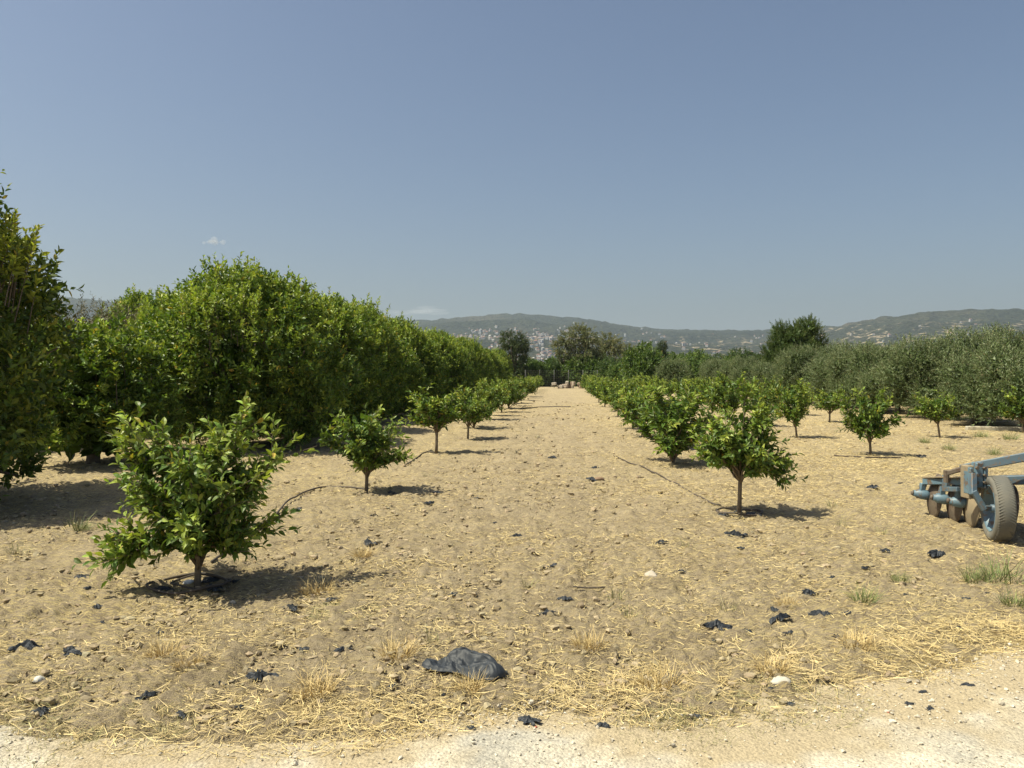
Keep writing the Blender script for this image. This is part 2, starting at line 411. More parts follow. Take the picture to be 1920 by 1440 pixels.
# haze: one closed box of even, pale air round the camera and the whole scene
def build_haze():
    a = Acc(); a.box((0, 1500, 259), (18600, 15400, 522))
    m = bpy.data.materials.new('haze_air'); m.use_nodes = True; n, l = m.node_tree.nodes, m.node_tree.links
    n.remove(n['Principled BSDF'])
    v = n.new('ShaderNodeVolumePrincipled'); v.inputs['Color'].default_value = (.72, .86, 1.0, 1); v.inputs['Density'].default_value = 9e-5
    v.inputs['Anisotropy'].default_value = .2
    l.new(v.outputs[0], n['Material Output'].inputs['Volume'])
    o = link('haze', a.mesh('haze', m)); tag(o, 'thin pale haze hanging in the air', kind='stuff')
build_haze()

# ------------------------------------------------------------------ foliage generators
TPL = {
    # (side, along, up), faces
    'hex': (np.array([(0, 0, 0), (-.5, .34, .10), (-.40, .66, .06), (0, 1, -.07), (.40, .66, .06), (.5, .34, .10)]), [], [(0, 3, 2, 1), (0, 5, 4, 3)]),
    'dia': (np.array([(0, 0, 0), (-.5, .45, .08), (0, 1, 0), (.5, .45, .08)]), [(0, 2, 1), (0, 3, 2)], []),
    'full': (np.array([(0, 0, 0), (-.42, .25, .10), (0, .25, .03), (.42, .25, .10), (-.5, .55, .11), (0, .55, .03), (.5, .55, .11), (-.27, .82, .0), (0, .82, -.04), (.27, .82, .0), (0, 1.03, -.14)]),
             [(0, 2, 1), (0, 3, 2), (7, 8, 10), (8, 9, 10)], [(1, 2, 5, 4), (2, 3, 6, 5), (4, 5, 8, 7), (5, 6, 9, 8)]),
}
def nrm(v): return v / (np.linalg.norm(v, axis=-1, keepdims=True) + 1e-9)
class Leaves:
    def __init__(s): s.P, s.D, s.N, s.S, s.W, s.C = [], [], [], [], [], []
    def add(s, P, D, N, S, W, C):
        for a, b in zip((s.P, s.D, s.N, s.S, s.W, s.C), (P, D, N, S, W, C)): a.append(b)
    def cat(s): return [np.concatenate(a) for a in (s.P, s.D, s.N, s.S, s.W, s.C)]
def leaves_mesh(name, arr, tpl, mat):
    P, D, N, S, W, C = arr
    T, f3, f4 = TPL[tpl]; D = nrm(D); N = nrm(N - (N * D).sum(1, keepdims=True) * D); Sd = np.cross(D, N)
    V = P[:, None] + (T[None, :, 0:1] * (S * W)[:, None, None] * Sd[:, None] + T[None, :, 1:2] * S[:, None, None] * D[:, None] + T[None, :, 2:3] * S[:, None, None] * N[:, None])
    n, k = len(P), len(T); off = (np.arange(n) * k)[:, None, None]; fs = []
    if f3: fs.append((np.array(f3)[None] + off).reshape(-1, 3))
    if f4: fs.append((np.array(f4)[None] + off).reshape(-1, 4))
    return make_mesh(name, V.reshape(-1, 3), fs, mat, False, np.repeat(C, k, 0))

def shoots(lv, rng, B, Dr, Ln, per, ll, lw, pal, young, spread=55, droop=0.0, upf=.5, sz_tip=.75):
    """B base (n,3), Dr direction, Ln length (n), per leaves per shoot"""
    n = len(B); Dr = nrm(Dr)
    a = nrm(np.cross(Dr, rng.normal(size=(n, 3)))); b = np.cross(Dr, a)
    t = (np.arange(per) + .5)[None] / per + rng.uniform(-.3, .3, (n, per)) / per
    ph = np.arange(per)[None] * 2.4 + rng.uniform(0, 6.28, (n, 1)) + rng.normal(0, .4, (n, per))
    al = np.radians(spread + rng.normal(0, 14, (n, per))) * (1.12 - .45 * t)
    rad = np.cos(ph)[..., None] * a[:, None] + np.sin(ph)[..., None] * b[:, None]
    P = B[:, None] + (t * Ln[:, None])[..., None] * Dr[:, None]
    P[..., 2] -= droop * .5 * (t * Ln[:, None]) ** 2 / (Ln[:, None] + .01)
    D = np.cos(al)[..., None] * Dr[:, None] + np.sin(al)[..., None] * rad
    D[..., 2] -= droop * rng.uniform(.3, 1.2, (n, per))
    N = Dr[:, None] * (1 - upf) + np.array([0, 0, upf]) + rng.normal(0, .42, (n, per, 3))
    S = ll * rng.uniform(.7, 1.2, (n, per)) * (1 - (1 - sz_tip) * t ** 2)
    W = lw * rng.uniform(.85, 1.15, (n, per))
    pal = np.array(pal)       # rows: dark, mid, young, odd
    y = young[:, None] * (.55 + .6 * t) + rng.normal(0, .12, (n, per)); y = np.clip(y, 0, 1)[..., None]
    m = rng.uniform(0, 1, (n, per, 1))
    C = (pal[0] * (1 - m) + pal[1] * m) * (1 - y) + pal[2] * y
    odd = rng.uniform(0, 1, (n, per, 1)) < .016
    C = np.where(odd, pal[3], C) * rng.uniform(.72, 1.25, (n, per, 1)) * (1 + rng.normal(0, .05, (n, per, 3)))
    r = lambda q: q.reshape(-1, 3)
    lv.add(r(P), r(D), r(N), S.ravel(), W.ravel(), r(C))
CIT = [(.042, .080, .014), (.115, .190, .034), (.35, .42, .075), (.40, .32, .06)]
CIT2 = [(.036, .066, .012), (.10, .155, .028), (.37, .40, .065), (.40, .32, .06)]
OLV = [(.056, .088, .026), (.125, .165, .054), (.31, .34, .18), (.23, .18, .09)]
PIN = [(.045, .080, .018), (.09, .135, .03), (.17, .21, .06), (.16, .13, .06)]
BRD = [(.045, .085, .016), (.085, .14, .03), (.17, .23, .05), (.22, .18, .06)]
EUC = [(.10, .125, .05), (.18, .20, .085), (.30, .28, .11), (.26, .19, .09)]
DRY = [(.085, .085, .042), (.14, .125, .065), (.22, .19, .10), (.26, .19, .10)]

def lobe_crown(rng, lobes, n, ln, per, ll, lw, pal, up=.5, droop=0., yprob=.3, ytop=.5, low=-.7, shell=.55, gap=.0, spread=55, jit=.45):
    lv = Leaves(); lobes = np.array(lobes, float); c, r = lobes[:, :3], lobes[:, 3:6]
    w = (r[:, 0] * r[:, 2]); idx = rng.choice(len(lobes), n * 3, p=w / w.sum())
    d = nrm(rng.normal(size=(n * 3, 3))); d[:, 2] = np.maximum(d[:, 2], low)
    u = shell + (1 - shell) * rng.uniform(0, 1, n * 3) ** .6
    p = c[idx] + d * r[idx] * u[:, None]
    q = ((p[:, None] - c[None]) / r[None]); ins = (q ** 2).sum(2); ins[np.arange(len(p)), idx] = 9
    keep = (ins.min(1) > .42)
    if gap: keep &= vnoise(p[:, 0] * 1.7, p[:, 1] * 1.7, p[:, 2] * 1.7, int(rng.integers(99))) > -gap + .25 * rng.normal(size=len(p)) - .2
    keep &= p[:, 2] > .08
    p, d = p[keep][:n], d[keep][:n]; m = len(p)
    Dr = nrm(d * .75 + np.array([0, 0, up]) + rng.normal(0, jit, (m, 3)))
    Ln = ln * rng.uniform(.6, 1.35, m)
    z0, z1 = p[:, 2].min(), p[:, 2].max(); hz = (p[:, 2] - z0) / (z1 - z0)
    yg = np.where(rng.uniform(0, 1, m) < yprob + ytop * np.clip(hz - .45, 0, 1), rng.uniform(.35, .9, m), rng.uniform(0, .15, m))
    shoots(lv, rng, p, Dr, Ln, per, ll, lw, pal, yg, spread, droop)
    return lv, p, Dr

def filler(lv, rng, lobes, n, ll, pal, k=.72):
    lobes = np.array(lobes, float); w = lobes[:, 3] ** 3; idx = rng.choice(len(lobes), n, p=w / w.sum())
    d = nrm(rng.normal(size=(n, 3))); u = k * rng.uniform(0, 1, n) ** .4; p = lobes[idx, :3] + d * lobes[idx, 3:6] * u[:, None]; p[:, 2] = np.maximum(p[:, 2], .12)
    pal = np.array(pal); m = rng.uniform(0, 1, (n, 1)); C = pal[0] * (1 - m) + pal[1] * m
    lv.add(p, nrm(rng.normal(size=(n, 3))), nrm(rng.normal(size=(n, 3))), ll * rng.uniform(.7, 1.2, n), rng.uniform(.5, .7, n), C)

def limb_path(rng, a, b, n=6, wob=.06, sag=.0):
    a, b = np.array(a, float), np.array(b, float); t = np.linspace(0, 1, n)[:, None]
    ln = np.linalg.norm(b - a); mid = a + (b - a) * t
    mid += np.array([0, 0, 1.0]) * (np.sin(t * np.pi) * ln * .08) + rng.normal(0, wob * ln, (n, 3)) * np.sin(t * np.pi) * .5
    return mid

TREES = {}
def mature_citrus(key, seed, n, rad=1.95, ht=3.9, tpl='hex', sprouts=60, low=.35, ll=.105, pal=CIT, ln=.34, per=10, yp=.10, yt=.75):
    rng = np.random.default_rng(seed); lobes = []; nl = int(115 * (rad / 2) ** 1.6) + 12; limbs = []
    prof = lambda f: np.where(f > .36, np.sqrt(np.clip(1 - (np.abs(f - .36) / .60) ** 2.2, 0.02, 1)), 1 - .30 * (np.abs(.36 - f) / .36))
    for k in range(nl):
        f = low / ht + .035 + (.905 - low / ht) * ((k + rng.uniform(0, 1)) / nl) ** .92; a = k * 2.39996 + rng.uniform(-.3, .3)
        bulge = 1 + .24 * float(vnoise(np.array([math.cos(a) * 1.5 + seed]), np.array([math.sin(a) * 1.5]), np.array([f * 3.5]), seed)[0])
        r_ = rad * .86 * float(prof(np.array(f))) * bulge * rng.uniform(.84, 1.06); s_ = rng.uniform(.20, .38) * (rad / 2) ** .6
        lobes.append((r_ * math.cos(a), r_ * math.sin(a), ht * f * (.95 + .05 * bulge), s_, s_, s_ * rng.uniform(1.0, 1.5)))
        if k % 5 == 0: limbs.append(lobes[-1])
    inner = [(0, 0, ht * .30, rad * .62, rad * .62, ht * .22), (0, 0, ht * .52, rad * .60, rad * .60, ht * .24), (0, 0, ht * .70, rad * .40, rad * .40, ht * .16)]
    lv, p, d = lobe_crown(rng, lobes, n, ln * .8, per, ll, .46, pal, .75, .08, yp, yt, shell=.35, gap=.35, low=-.5)
    # upright water shoots of new growth along the top
    k = int(sprouts * 2.0); nc = 26; ca = rng.uniform(0, 6.28, nc); cr = rad * .8 * np.sqrt(rng.uniform(0, 1, nc)); cl_len = rng.uniform(.2, .85, nc); ci = rng.integers(0, nc, k)
    qx = cr[ci] * np.cos(ca[ci]) + rng.normal(0, .16, k); qy = cr[ci] * np.sin(ca[ci]) + rng.normal(0, .16, k); a = np.arctan2(qy, qx); rr = np.hypot(qx, qy)
    zt = ht * (.94 - .34 * (rr / rad) ** 2)
    B = np.stack([rr * np.cos(a), rr * np.sin(a), zt + rng.uniform(-.15, .1, k)], 1)
    Dd = np.stack([.25 * np.cos(a) * rr / rad, .25 * np.sin(a) * rr / rad, np.ones(k)], 1) + rng.normal(0, .12, (k, 3))
    sl_ = cl_len[ci] * rng.uniform(.5, 1.1, k) * ht / 3.7
    shoots(lv, rng, B, Dd, sl_, 24, ll * .95, .44, pal, rng.uniform(.5, 1.0, k), 58, .05)
    filler(lv, rng, inner, 2600, ll * 1.9, pal, .95)
    fo = leaves_mesh(key + '_leaves', lv.cat(), tpl, M['leaf'])
    tr = Acc(); fk = np.array([0, 0, .55]); tr.tube([(0, 0, -.1), (.02, 0, .2), fk], [.12, .095, .09], 8)
    br = Acc()
    for L_ in limbs:
        br.tube(limb_path(rng, fk, L_[:3], 6, .1), np.linspace(.055, .014, 6), 5)
    for b_, d_, s_ in zip(B, nrm(Dd), sl_): br.tube([b_ - d_ * .35, b_ + d_ * s_], [.010, .003], 3, None, False)
    TREES[key] = [('trunk', tr.mesh(key + '_trunk', M['bark_old'], True), None), ('branches', br.mesh(key + '_branches', M['bark_old'], True), 'trunk'), ('crown', fo, None)]

def sapling_arrays(seed, ht, rad, clear, nb, ns, per, ll, low_branch=None, pal=CIT, yp=.36, yt=.9, lw=.42, sl_=.26, extra=()):
    rng = np.random.default_rng(seed); lv = Leaves(); br = Acc(); tr = Acc()
    fk = np.array([.01, 0, clear]); tr.tube([(0, 0, -.06), (.006, .004, clear * .5), fk, fk + (0, 0, .08)], [.030 * ht / 1.4, .026 * ht / 1.4, .024 * ht / 1.4, .016], 8)
    paths = []
    for k in range(nb):
        a = k * 2.4 + rng.uniform(-.3, .3); q = (k + .5) / nb; rr = rad * rng.uniform(.55, .85) * (1.05 - .45 * q); z = clear + (ht - clear) * (.16 + .60 * q) * rng.uniform(.9, 1.08)
        paths.append(limb_path(rng, fk - (0, 0, .03 * (k % 3)), (rr * math.cos(a), rr * math.sin(a), z), 7, .1))
    for e in extra: paths.append(np.array(e, float))
    filler(lv, rng, [(0, 0, clear + (ht - clear) * .42, rad * .62, rad * .62, (ht - clear) * .42)], 150, ll * 1.15, pal, .8)
    for pth in paths:
        br.tube(pth, np.linspace(.015, .005, len(pth)), 5)
        t = rng.uniform(.22, 1, ns); t[:2] = 1; f = t * (len(pth) - 1); i = np.minimum(f.astype(int), len(pth) - 2); g = (f - i)[:, None]
        B = pth[i] * (1 - g) + pth[i + 1] * g; bd = nrm(pth[i + 1] - pth[i])
        out = B - np.array([0, 0, B[:, 2].mean()]); out[:, 2] = 0
        Dr = nrm(bd * .5 + nrm(out) * .45 + np.array([0, 0, .72]) + rng.normal(0, .45, (ns, 3)))
        Ln = sl_ * rng.uniform(.45, 1.6, ns)
        hz = np.clip((B[:, 2] - clear) / (ht - clear), 0, 1)
        yg = np.where(rng.uniform(0, 1, ns) < yp + yt * np.clip(hz - .35, 0, 1), rng.uniform(.3, .85, ns), rng.uniform(0, .15, ns))
        shoots(lv, rng, B, Dr, Ln, per, ll, lw, pal, yg, 55, .24, .45, .85)
        for b_, d_, l_ in zip(B, Dr, Ln): br.tube([b_, b_ + d_ * l_ * .5, b_ + d_ * l_ - (0, 0, .03 * l_)], [.004, .003, .0015], 3, None, False)
    return lv.cat(), tr, br
def sapling(key, seed, ht=1.4, rad=.55, clear=.38, nb=9, ns=11, per=10, ll=.105, **k):
    arr, tr, br = sapling_arrays(seed, ht, rad, clear, nb, ns, per, ll, **k)
    TREES[key] = [('trunk', tr.mesh(key + '_trunk', M['bark'], True), None), ('branches', br.mesh(key + '_branches', M['bark'], True), 'trunk'), ('crown', leaves_mesh(key + '_leaves', arr, 'hex', M['leaf']), None)]

def lobed_tree(key, seed, lobes, n, ln, per, ll, lw, pal, mat, trunk_h, trunk_r, bark, tpl='hex', fill=0, fl=.2, **k):
    rng = np.random.default_rng(seed); lv, p, d = lobe_crown(rng, lobes, n, ln, per, ll, lw, pal, **k)
    if fill: filler(lv, rng, lobes, fill, fl, pal)
    fk = np.array([0, 0, trunk_h]); tr = Acc(); tr.tube([(0, 0, -.1), (trunk_r * .4, 0, trunk_h * .5), fk], [trunk_r * 1.25, trunk_r, trunk_r * .85], 8)
    br = Acc()
    for L_ in lobes: br.tube(limb_path(rng, fk, L_[:3], 6, .1), np.linspace(trunk_r * .55, trunk_r * .12, 6), 5)
    TREES[key] = [('trunk', tr.mesh(key + '_trunk', bark, True), None), ('branches', br.mesh(key + '_branches', bark, True), 'trunk'), ('crown', leaves_mesh(key + '_leaves', lv.cat(), tpl, mat), None)]

def place(key, name, loc, rz, sc, label, cat='tree', group=None):
    e = bpy.data.objects.new(name, None); col.objects.link(e); e.empty_display_size = .3
    e.location = loc; e.rotation_euler = (0, 0, rz); e.scale = (sc, sc, sc) if not hasattr(sc, '__len__') else sc
    tag(e, label, cat, group); made = {}
    for nm, me, par in TREES[key]:
        o = link(nm, me, made.get(par, e)); made[nm] = o
        if nm == 'crown': o['kind'] = 'stuff'
        if nm == 'branches': o['kind'] = 'stuff'
    return e

ORD = ['first', 'second', 'third', 'fourth', 'fifth', 'sixth', 'seventh', 'eighth', 'ninth', 'tenth', 'eleventh', 'twelfth', 'thirteenth', 'fourteenth', 'fifteenth', 'sixteenth', 'seventeenth', 'eighteenth', 'nineteenth', 'twentieth', 'twenty-first', 'twenty-second']
rnd = random.Random(5)
def at_ground(x, y, dz=-.01): return (x, y, gz(x, y) + dz)

# ------------------------------------------------------------------ mature citrus trees on the left
mature_citrus('cit_a', 11, 3700, 2.0, 3.75, 'hex', 110, .2, .11, CIT2, yp=.2)
mature_citrus('cit_b', 12, 4600, 2.2, 3.4, 'hex', 170, .1, .11, yp=.26)
mature_citrus('cit_c', 13, 3400, 2.05, 3.3, 'hex', 130, .1, .125, yp=.26)
mature_citrus('cit_d', 14, 3400, 1.95, 3.25, 'hex', 120, .1, .125, yp=.3)
mature_citrus('cit_low', 15, 1500, 1.25, 2.2, 'hex', 25, .45, .11, CIT, .26, 10)
place('cit_a', 'citrus_tree', at_ground(-7.38, 9.3), .4, (.97, .97, 1.06), 'tall citrus tree cut by the left edge, shading the ground', 'tree', 'mature citrus trees left of the path')
place('cit_low', 'citrus_tree', at_ground(-7.35, 14.0), 1.2, (1.1, 1.1, 1.05), 'low dark citrus tree with bare trunk behind the nearest sapling', 'tree', 'mature citrus trees left of the path')
place('cit_b', 'citrus_tree', at_ground(-5.75, 17.3), 2.2, (1.0, 1.0, 1.07), 'big bushy citrus tree with the highest crown, start of the tall row', 'tree', 'mature citrus trees left of the path')
row = sl(-6.75)
Y = 20.9; i = 0
while Y < 78:
    k = 'cit_c' if i % 2 else 'cit_d'
    x = row(Y) + rnd.uniform(-.2, .2)
    place(k, 'citrus_tree', at_ground(x, Y), rnd.uniform(0, 6.28), (rnd.uniform(.80, .98), rnd.uniform(.80, .98), rnd.uniform(.86, 1.1)),
          ORD[i + 1] + ' tree, counted from the road, in the tall citrus row', 'tree', 'mature citrus trees left of the path')
    Y += rnd.uniform(3.3, 3.8); i += 1
# trees further left, seen through the gap
rngx = np.random.default_rng(31)
lobed_tree('drytree', 31, [(0, 0, 2.3, 1.2, 1.2, 1.1)] + [(1.2 * math.cos(a), 1.2 * math.sin(a), 1.9 + .5 * math.sin(a * 2), .8, .8, .8) for a in np.arange(0, 6.2, .9)], 1900, .42, 13, .10, .26, DRY, M['olive'], .9, .13, M['bark_old'], 'dia', 3000, .18, up=.9, yprob=.25, gap=.2)
place('drytree', 'olive_tree', at_ground(-10.7, 20.0), .3, (1.02, 1.02, .95), 'brownish dull olive tree in the gap between the left citrus trees', 'tree')
place('cit_d', 'citrus_tree', at_ground(-11.9, 26.5), 2.0, (1.0, 1.0, 1.2), 'bright green citrus tree behind the brownish olive tree', 'tree', 'mature citrus trees left of the path')
place('cit_c', 'citrus_tree', at_ground(-16.4, 25.0), 4.0, (1.0, 1.0, .74), 'citrus tree far left, under the hill, beside the brownish olive', 'tree', 'mature citrus trees left of the path')
place('cit_c', 'citrus_tree', at_ground(-9.3, 22.3), 5.0, (.95, .95, .95), 'dark citrus tree tucked left behind the biggest citrus tree', 'tree', 'mature citrus trees left of the path')
place('cit_low', 'citrus_tree', at_ground(-11.0, 17.2), 3.0, (1.3, 1.3, 1.1), 'low shaded citrus tree behind the tree at the left edge', 'tree', 'mature citrus trees left of the path')

# ------------------------------------------------------------------ saplings
sapling('sap_a', 21, 1.38, .60, .28, 10, 15, 10, .103)
sapling('sap_b', 22, 1.42, .62, .36, 10, 15, 10, .103)
sapling('sap_c', 23, 1.35, .64, .2, 11, 15, 10, .103, yp=.35)
sapling('sap_d', 24, 1.45, .66, .10, 12, 16, 10, .103, yp=.15)
sapling('sap_e', 25, 1.40, .60, .44, 10, 14, 10, .103)
sapling('sap_f', 26, 1.36, .62, .27, 12, 15, 10, .106, yp=.3)

def detailed_sapling(name, seed, loc, label, group, ht, rad, clear, nb, ns, per, ll, nleaf, rz=0, **k):
    """a near tree whose most visible leaves are each a part"""
    arr, tr, br = sapling_arrays(seed, ht, rad, clear, nb, ns, per, ll, **k)
    P, D, N, S, W, C = arr
    e = bpy.data.objects.new(name, None); col.objects.link(e); e.location = loc; tag(e, label, 'tree', group)
    t = link('trunk', tr.mesh(name + '_trunk', M['bark'], True), e); b = link('branches', br.mesh(name + '_branches', M['bark'], True), t); b['kind'] = 'stuff'
    rng = np.random.default_rng(seed + 500)
    vd = nrm(np.array([[loc[0], loc[1], 0.0]]))[0]; rel = P - np.array([0, 0, ht * .6])
    score = -(rel @ vd) + .6 * np.hypot(rel @ np.array([vd[1], -vd[0], 0]), rel[:, 2]) + S * 3 + rng.normal(0, .06, len(P))
    pick = np.argsort(-score)[:nleaf]; rest = np.setdiff1d(np.arange(len(P)), pick)
    co = link('crown', leaves_mesh(name + '_leaves', [a[rest] for a in arr], 'full', M['leaf']), e); co['kind'] = 'stuff'
    # leaf meshes shared: 14 shades
    order = pick[np.argsort(C[pick].sum(1))]; nb_ = 14; one = np.array([[0, 0, 0.]])
    for ch in np.array_split(order, nb_):
        me = leaves_mesh('leaf', [one, np.array([[0, 1., 0]]), np.array([[0, 0, 1.]]), np.array([1.]), np.array([W[ch].mean()]), C[ch].mean(0)[None]], 'full', M['leaf'])
        for i in ch:
            d = nrm(D[i]); n_ = nrm(N[i] - (N[i] @ d) * d); s_ = np.cross(d, n_)
            o = bpy.data.objects.new('leaf', me); col.objects.link(o); o.parent = co
            o.matrix_basis = Matrix([(*(v),) for v in np.column_stack([np.column_stack([s_, d, n_]) * S[i], P[i]])] + [(0, 0, 0, 1)])
    return e
GL, GR, GR2, GR3 = 'young citrus saplings left of the path', 'young citrus saplings right of the path', 'young citrus saplings of the second right row', 'young citrus saplings of the third right row'
fx, fy = GP(367, 1098)
detailed_sapling('citrus_sapling', 61, at_ground(fx, fy), 'nearest citrus sapling at left front with yellowish upright leaves', GL, 1.42, .56, .20, 14, 27, 12, .083, 300, yp=.45, yt=.9, sl_=.25, lw=.42,
                 extra=[[(0, 0, .24), (-.16, -.06, .34), (-.32, -.1, .33), (-.46, -.12, .24)], [(0, 0, .24), (-.12, -.1, .34), (-.26, -.16, .36), (-.36, -.2, .3)], [(0, 0, .24), (.12, -.08, .34), (.22, -.12, .34), (.3, -.12, .28)], [(0, 0, .3), (.14, 0, .7), (.28, 0, 1.05), (.33, 0, 1.22)], [(0, 0, .3), (.2, 0, .6), (.42, 0, .8), (.56, 0, .95)], [(0, 0, .3), (-.2, -.05, .65), (-.38, -.05, .95), (-.44, 0, 1.1)]])
rx, ry = GP(1387, 962)
detailed_sapling('citrus_sapling', 62, at_ground(rx, ry), 'nearest citrus sapling right of the path with forked bare trunk', GR, 1.34, .54, .42, 12, 22, 11, .086, 300, yp=.38, yt=.7, sl_=.21,
                 extra=[[(0, 0, .42), (.16, 0, .55), (.3, -.05, .52), (.4, -.1, .40)], [(0, 0, .45), (.03, 0, .8), (.05, 0, 1.1), (.06, 0, 1.3)]])
x2, y2 = GP(686, 922)
detailed_sapling('citrus_sapling', 63, at_ground(x2, y2), 'second citrus sapling from the road left of the path, compact dark crown', GL, 1.28, .52, .26, 12, 20, 10, .095, 150, yp=.25, yt=.6, sl_=.22)
SV = ['sap_a', 'sap_b', 'sap_c', 'sap_d', 'sap_e', 'sap_f']
def srow(pts, group, words, start, keys=None):
    for i, (x, y, s) in enumerate(pts):
        k = (keys[i] if keys and i < len(keys) else SV[rnd.randrange(6)])
        sp_ = place(k, 'citrus_sapling', at_ground(x, y), rnd.uniform(0, 6.28), (s * rnd.uniform(.88, 1.15), s * rnd.uniform(.88, 1.15), s * rnd.uniform(.9, 1.08)),
              'citrus sapling ' + words.format(ORD[i + start]), 'tree', group); sp_.rotation_euler[0] = rnd.gauss(0, .06); sp_.rotation_euler[1] = rnd.gauss(0, .06)
left = [(*GP(818, 850), 1.06), (*GP(877, 822), 1.0)]
lr, rr_ = sl(-2.55), sl(1.95)
Y = 22.6
while Y < 76: left.append((lr(Y) + rnd.uniform(-.15, .15), Y, rnd.uniform(.9, 1.08))); Y += rnd.uniform(3.0, 3.7)
srow(left, GL, '{} from the road in the row just left of the path', 2, ['sap_e', 'sap_b', 'sap_d', 'sap_c'])
right = [(*GP(1262, 868), 1.12), (rr_(16.6) + .2, 16.9, 1.1), (rr_(19.8), 19.8, 1.1)]; Y = 22.8
while Y < 76: right.append((rr_(Y) + rnd.uniform(-.15, .15), Y, rnd.uniform(1.0, 1.15))); Y += rnd.uniform(2.9, 3.6)
srow(right, GR, '{} from the road in the row just right of the path', 1, ['sap_d', 'sap_f', 'sap_c', 'sap_b'])
r2 = [(*GP(1633, 853), 1.02), (*GP(1495, 822), 1.02)]; Y = 23.5; q = sl(5.75)
while Y < 66: r2.append((q(Y) + rnd.uniform(-.2, .2), Y, rnd.uniform(.95, 1.15))); Y += rnd.uniform(3.2, 4.2)
srow(r2, GR2, '{} from the road in the second row right of the path', 0, ['sap_f', 'sap_a', 'sap_f'])
r3 = [(*GP(1763, 822), .88), (*GP(1556, 792), .9)]; Y = 30; q = sl(9.0)
while Y < 62: r3.append((q(Y) + rnd.uniform(-.2, .2), Y, rnd.uniform(.9, 1.1))); Y += rnd.uniform(3.6, 4.8)
srow(r3, GR3, '{} from the road in the third row right of the path', 0, ['sap_e', 'sap_b'])
x4, y4 = 13.55, 21.2
place('sap_f', 'citrus_sapling', at_ground(x4, y4), 2, 1.0, 'citrus sapling cut by the right edge beside the pale concrete beam', 'tree', 'young citrus sapling at the right edge')

# ------------------------------------------------------------------ olive row on the right, pine and far trees
def olive_lobes(seed, w=1.5, h=2.9):
    r = np.random.default_rng(seed); o = [(0, 0, h * .55, w * .7, w * .7, h * .34)]
    for k in range(12):
        a = k * .9 + r.uniform(-.3, .3); hz = (.3, .55, .76)[k % 3] * h
        rr = w * (.72, .75, .42)[k % 3]; s = r.uniform(.42, .62) * w * .75
        o.append((rr * math.cos(a), rr * math.sin(a), hz, s, s, s * 1.2))
    return o
for k, sd in (('ol_a', 41), ('ol_b', 42), ('ol_c', 43)):
    lobed_tree(k, sd, olive_lobes(sd), 2300, .42, 14, .10, .28, OLV, M['olive'], .7, .12, M['bark_old'], 'dia', 4200, .2, up=.8, droop=.12, yprob=.12, ytop=.5, shell=.6, gap=.3, spread=45)
def olive_row(x0, ys, words, sc):
    q = sl(x0)
    for i, Y in enumerate(ys):
        place(('ol_a', 'ol_b', 'ol_c')[i % 3], 'olive_tree', at_ground(q(Y) + rnd.uniform(-.3, .3), Y), rnd.uniform(0, 6.28), (sc * rnd.uniform(.85, 1.1), sc * rnd.uniform(.85, 1.1), sc * rnd.uniform(.76, 1.16)),
              ORD[i] + ' grey-green olive tree from the right in the ' + words, 'tree', 'grey-green olive trees behind the saplings')
olive_row(12.7, [22.3, 24.8, 27.4, 30.3, 33.1, 36, 39, 42, 45.5, 49, 53, 57, 61, 66, 71], 'front olive row', .85)
olive_row(16.4, [25.5, 29, 32.5, 36.2, 40, 44.5, 49, 54, 60], 'back olive row', .94)
pl = [(0, 0, 3.6, 1.2, 1.2, 2.0)]; rp = np.random.default_rng(51)
for k in range(16):
    a = k * 2.4; z = 1.9 + 3.4 * (k / 16); rr = 1.9 * (1.05 - .55 * k / 16); s = rp.uniform(.65, .95) * (1.1 - .35 * k / 16)
    pl.append((rr * math.cos(a), rr * math.sin(a), z, s, s, s * .95))
lobed_tree('pine', 51, pl, 2000, .45, 22, .22, .13, PIN, M['needle'], 1.6, .17, M['bark_old'], tpl='dia', fill=2500, fl=.35, up=1.15, yprob=.2, ytop=.2, shell=.4, spread=34, jit=.3)
Y = 58.0; place('pine', 'pine_tree', at_ground(PX(1492, Y), Y), .7, (.98, .98, .93), 'round topped dark green pine rising above the olive trees', 'tree')

el = []; re_ = np.random.default_rng(52)
for (x, z, s) in [(-2.4, 5.0, 1.0), (-1.5, 6.0, 1.0), (-.3, 6.6, 1.25), (.8, 6.3, 1.1), (-1.9, 3.9, .9), (0, 5.3, 1.2), (1.3, 4.9, 1.2), (.3, 3.9, 1.2), (1.6, 3.6, 1.1), (-.8, 3.0, 1.1)]:
    el.append((x, re_.uniform(-1, 1), z, s, s, s * .85))
lobed_tree('euc', 52, el, 900, .75, 13, .30, .26, EUC, M['olive'], 2.0, .25, M['bark_pale'], up=.15, droop=.55, yprob=.15, ytop=.2, shell=.25, gap=.05, spread=40)
el2 = [(re_.uniform(-1.3, 1.3), re_.uniform(-1, 1), z, 1.05, 1.05, 1.1) for z in (2.0, 2.8, 3.5, 4.2, 4.9, 5.4)]
lobed_tree('euc2', 53, el2, 620, .75, 13, .30, .26, EUC, M['olive'], 1.6, .2, M['bark_pale'], up=.2, droop=.5, yprob=.35, ytop=.2, shell=.25, gap=.05, spread=40)
cl_ = [(re_.uniform(-.3, .3) + s_ * .5, re_.uniform(-.5, .5), z, 1.25 - z * .10, 1.1 - z * .09, .8) for z in (1.2, 2, 2.8, 3.6, 4.4, 5.0) for s_ in (-1, 1)]
lobed_tree('dark', 54, cl_, 900, .6, 13, .24, .3, [(.035, .058, .022), (.07, .10, .038), (.11, .14, .05), (.1, .08, .04)], M['needle'], 1.2, .18, M['bark_old'], up=.3, droop=.2, yprob=.1, ytop=.1, shell=.4, gap=.1)
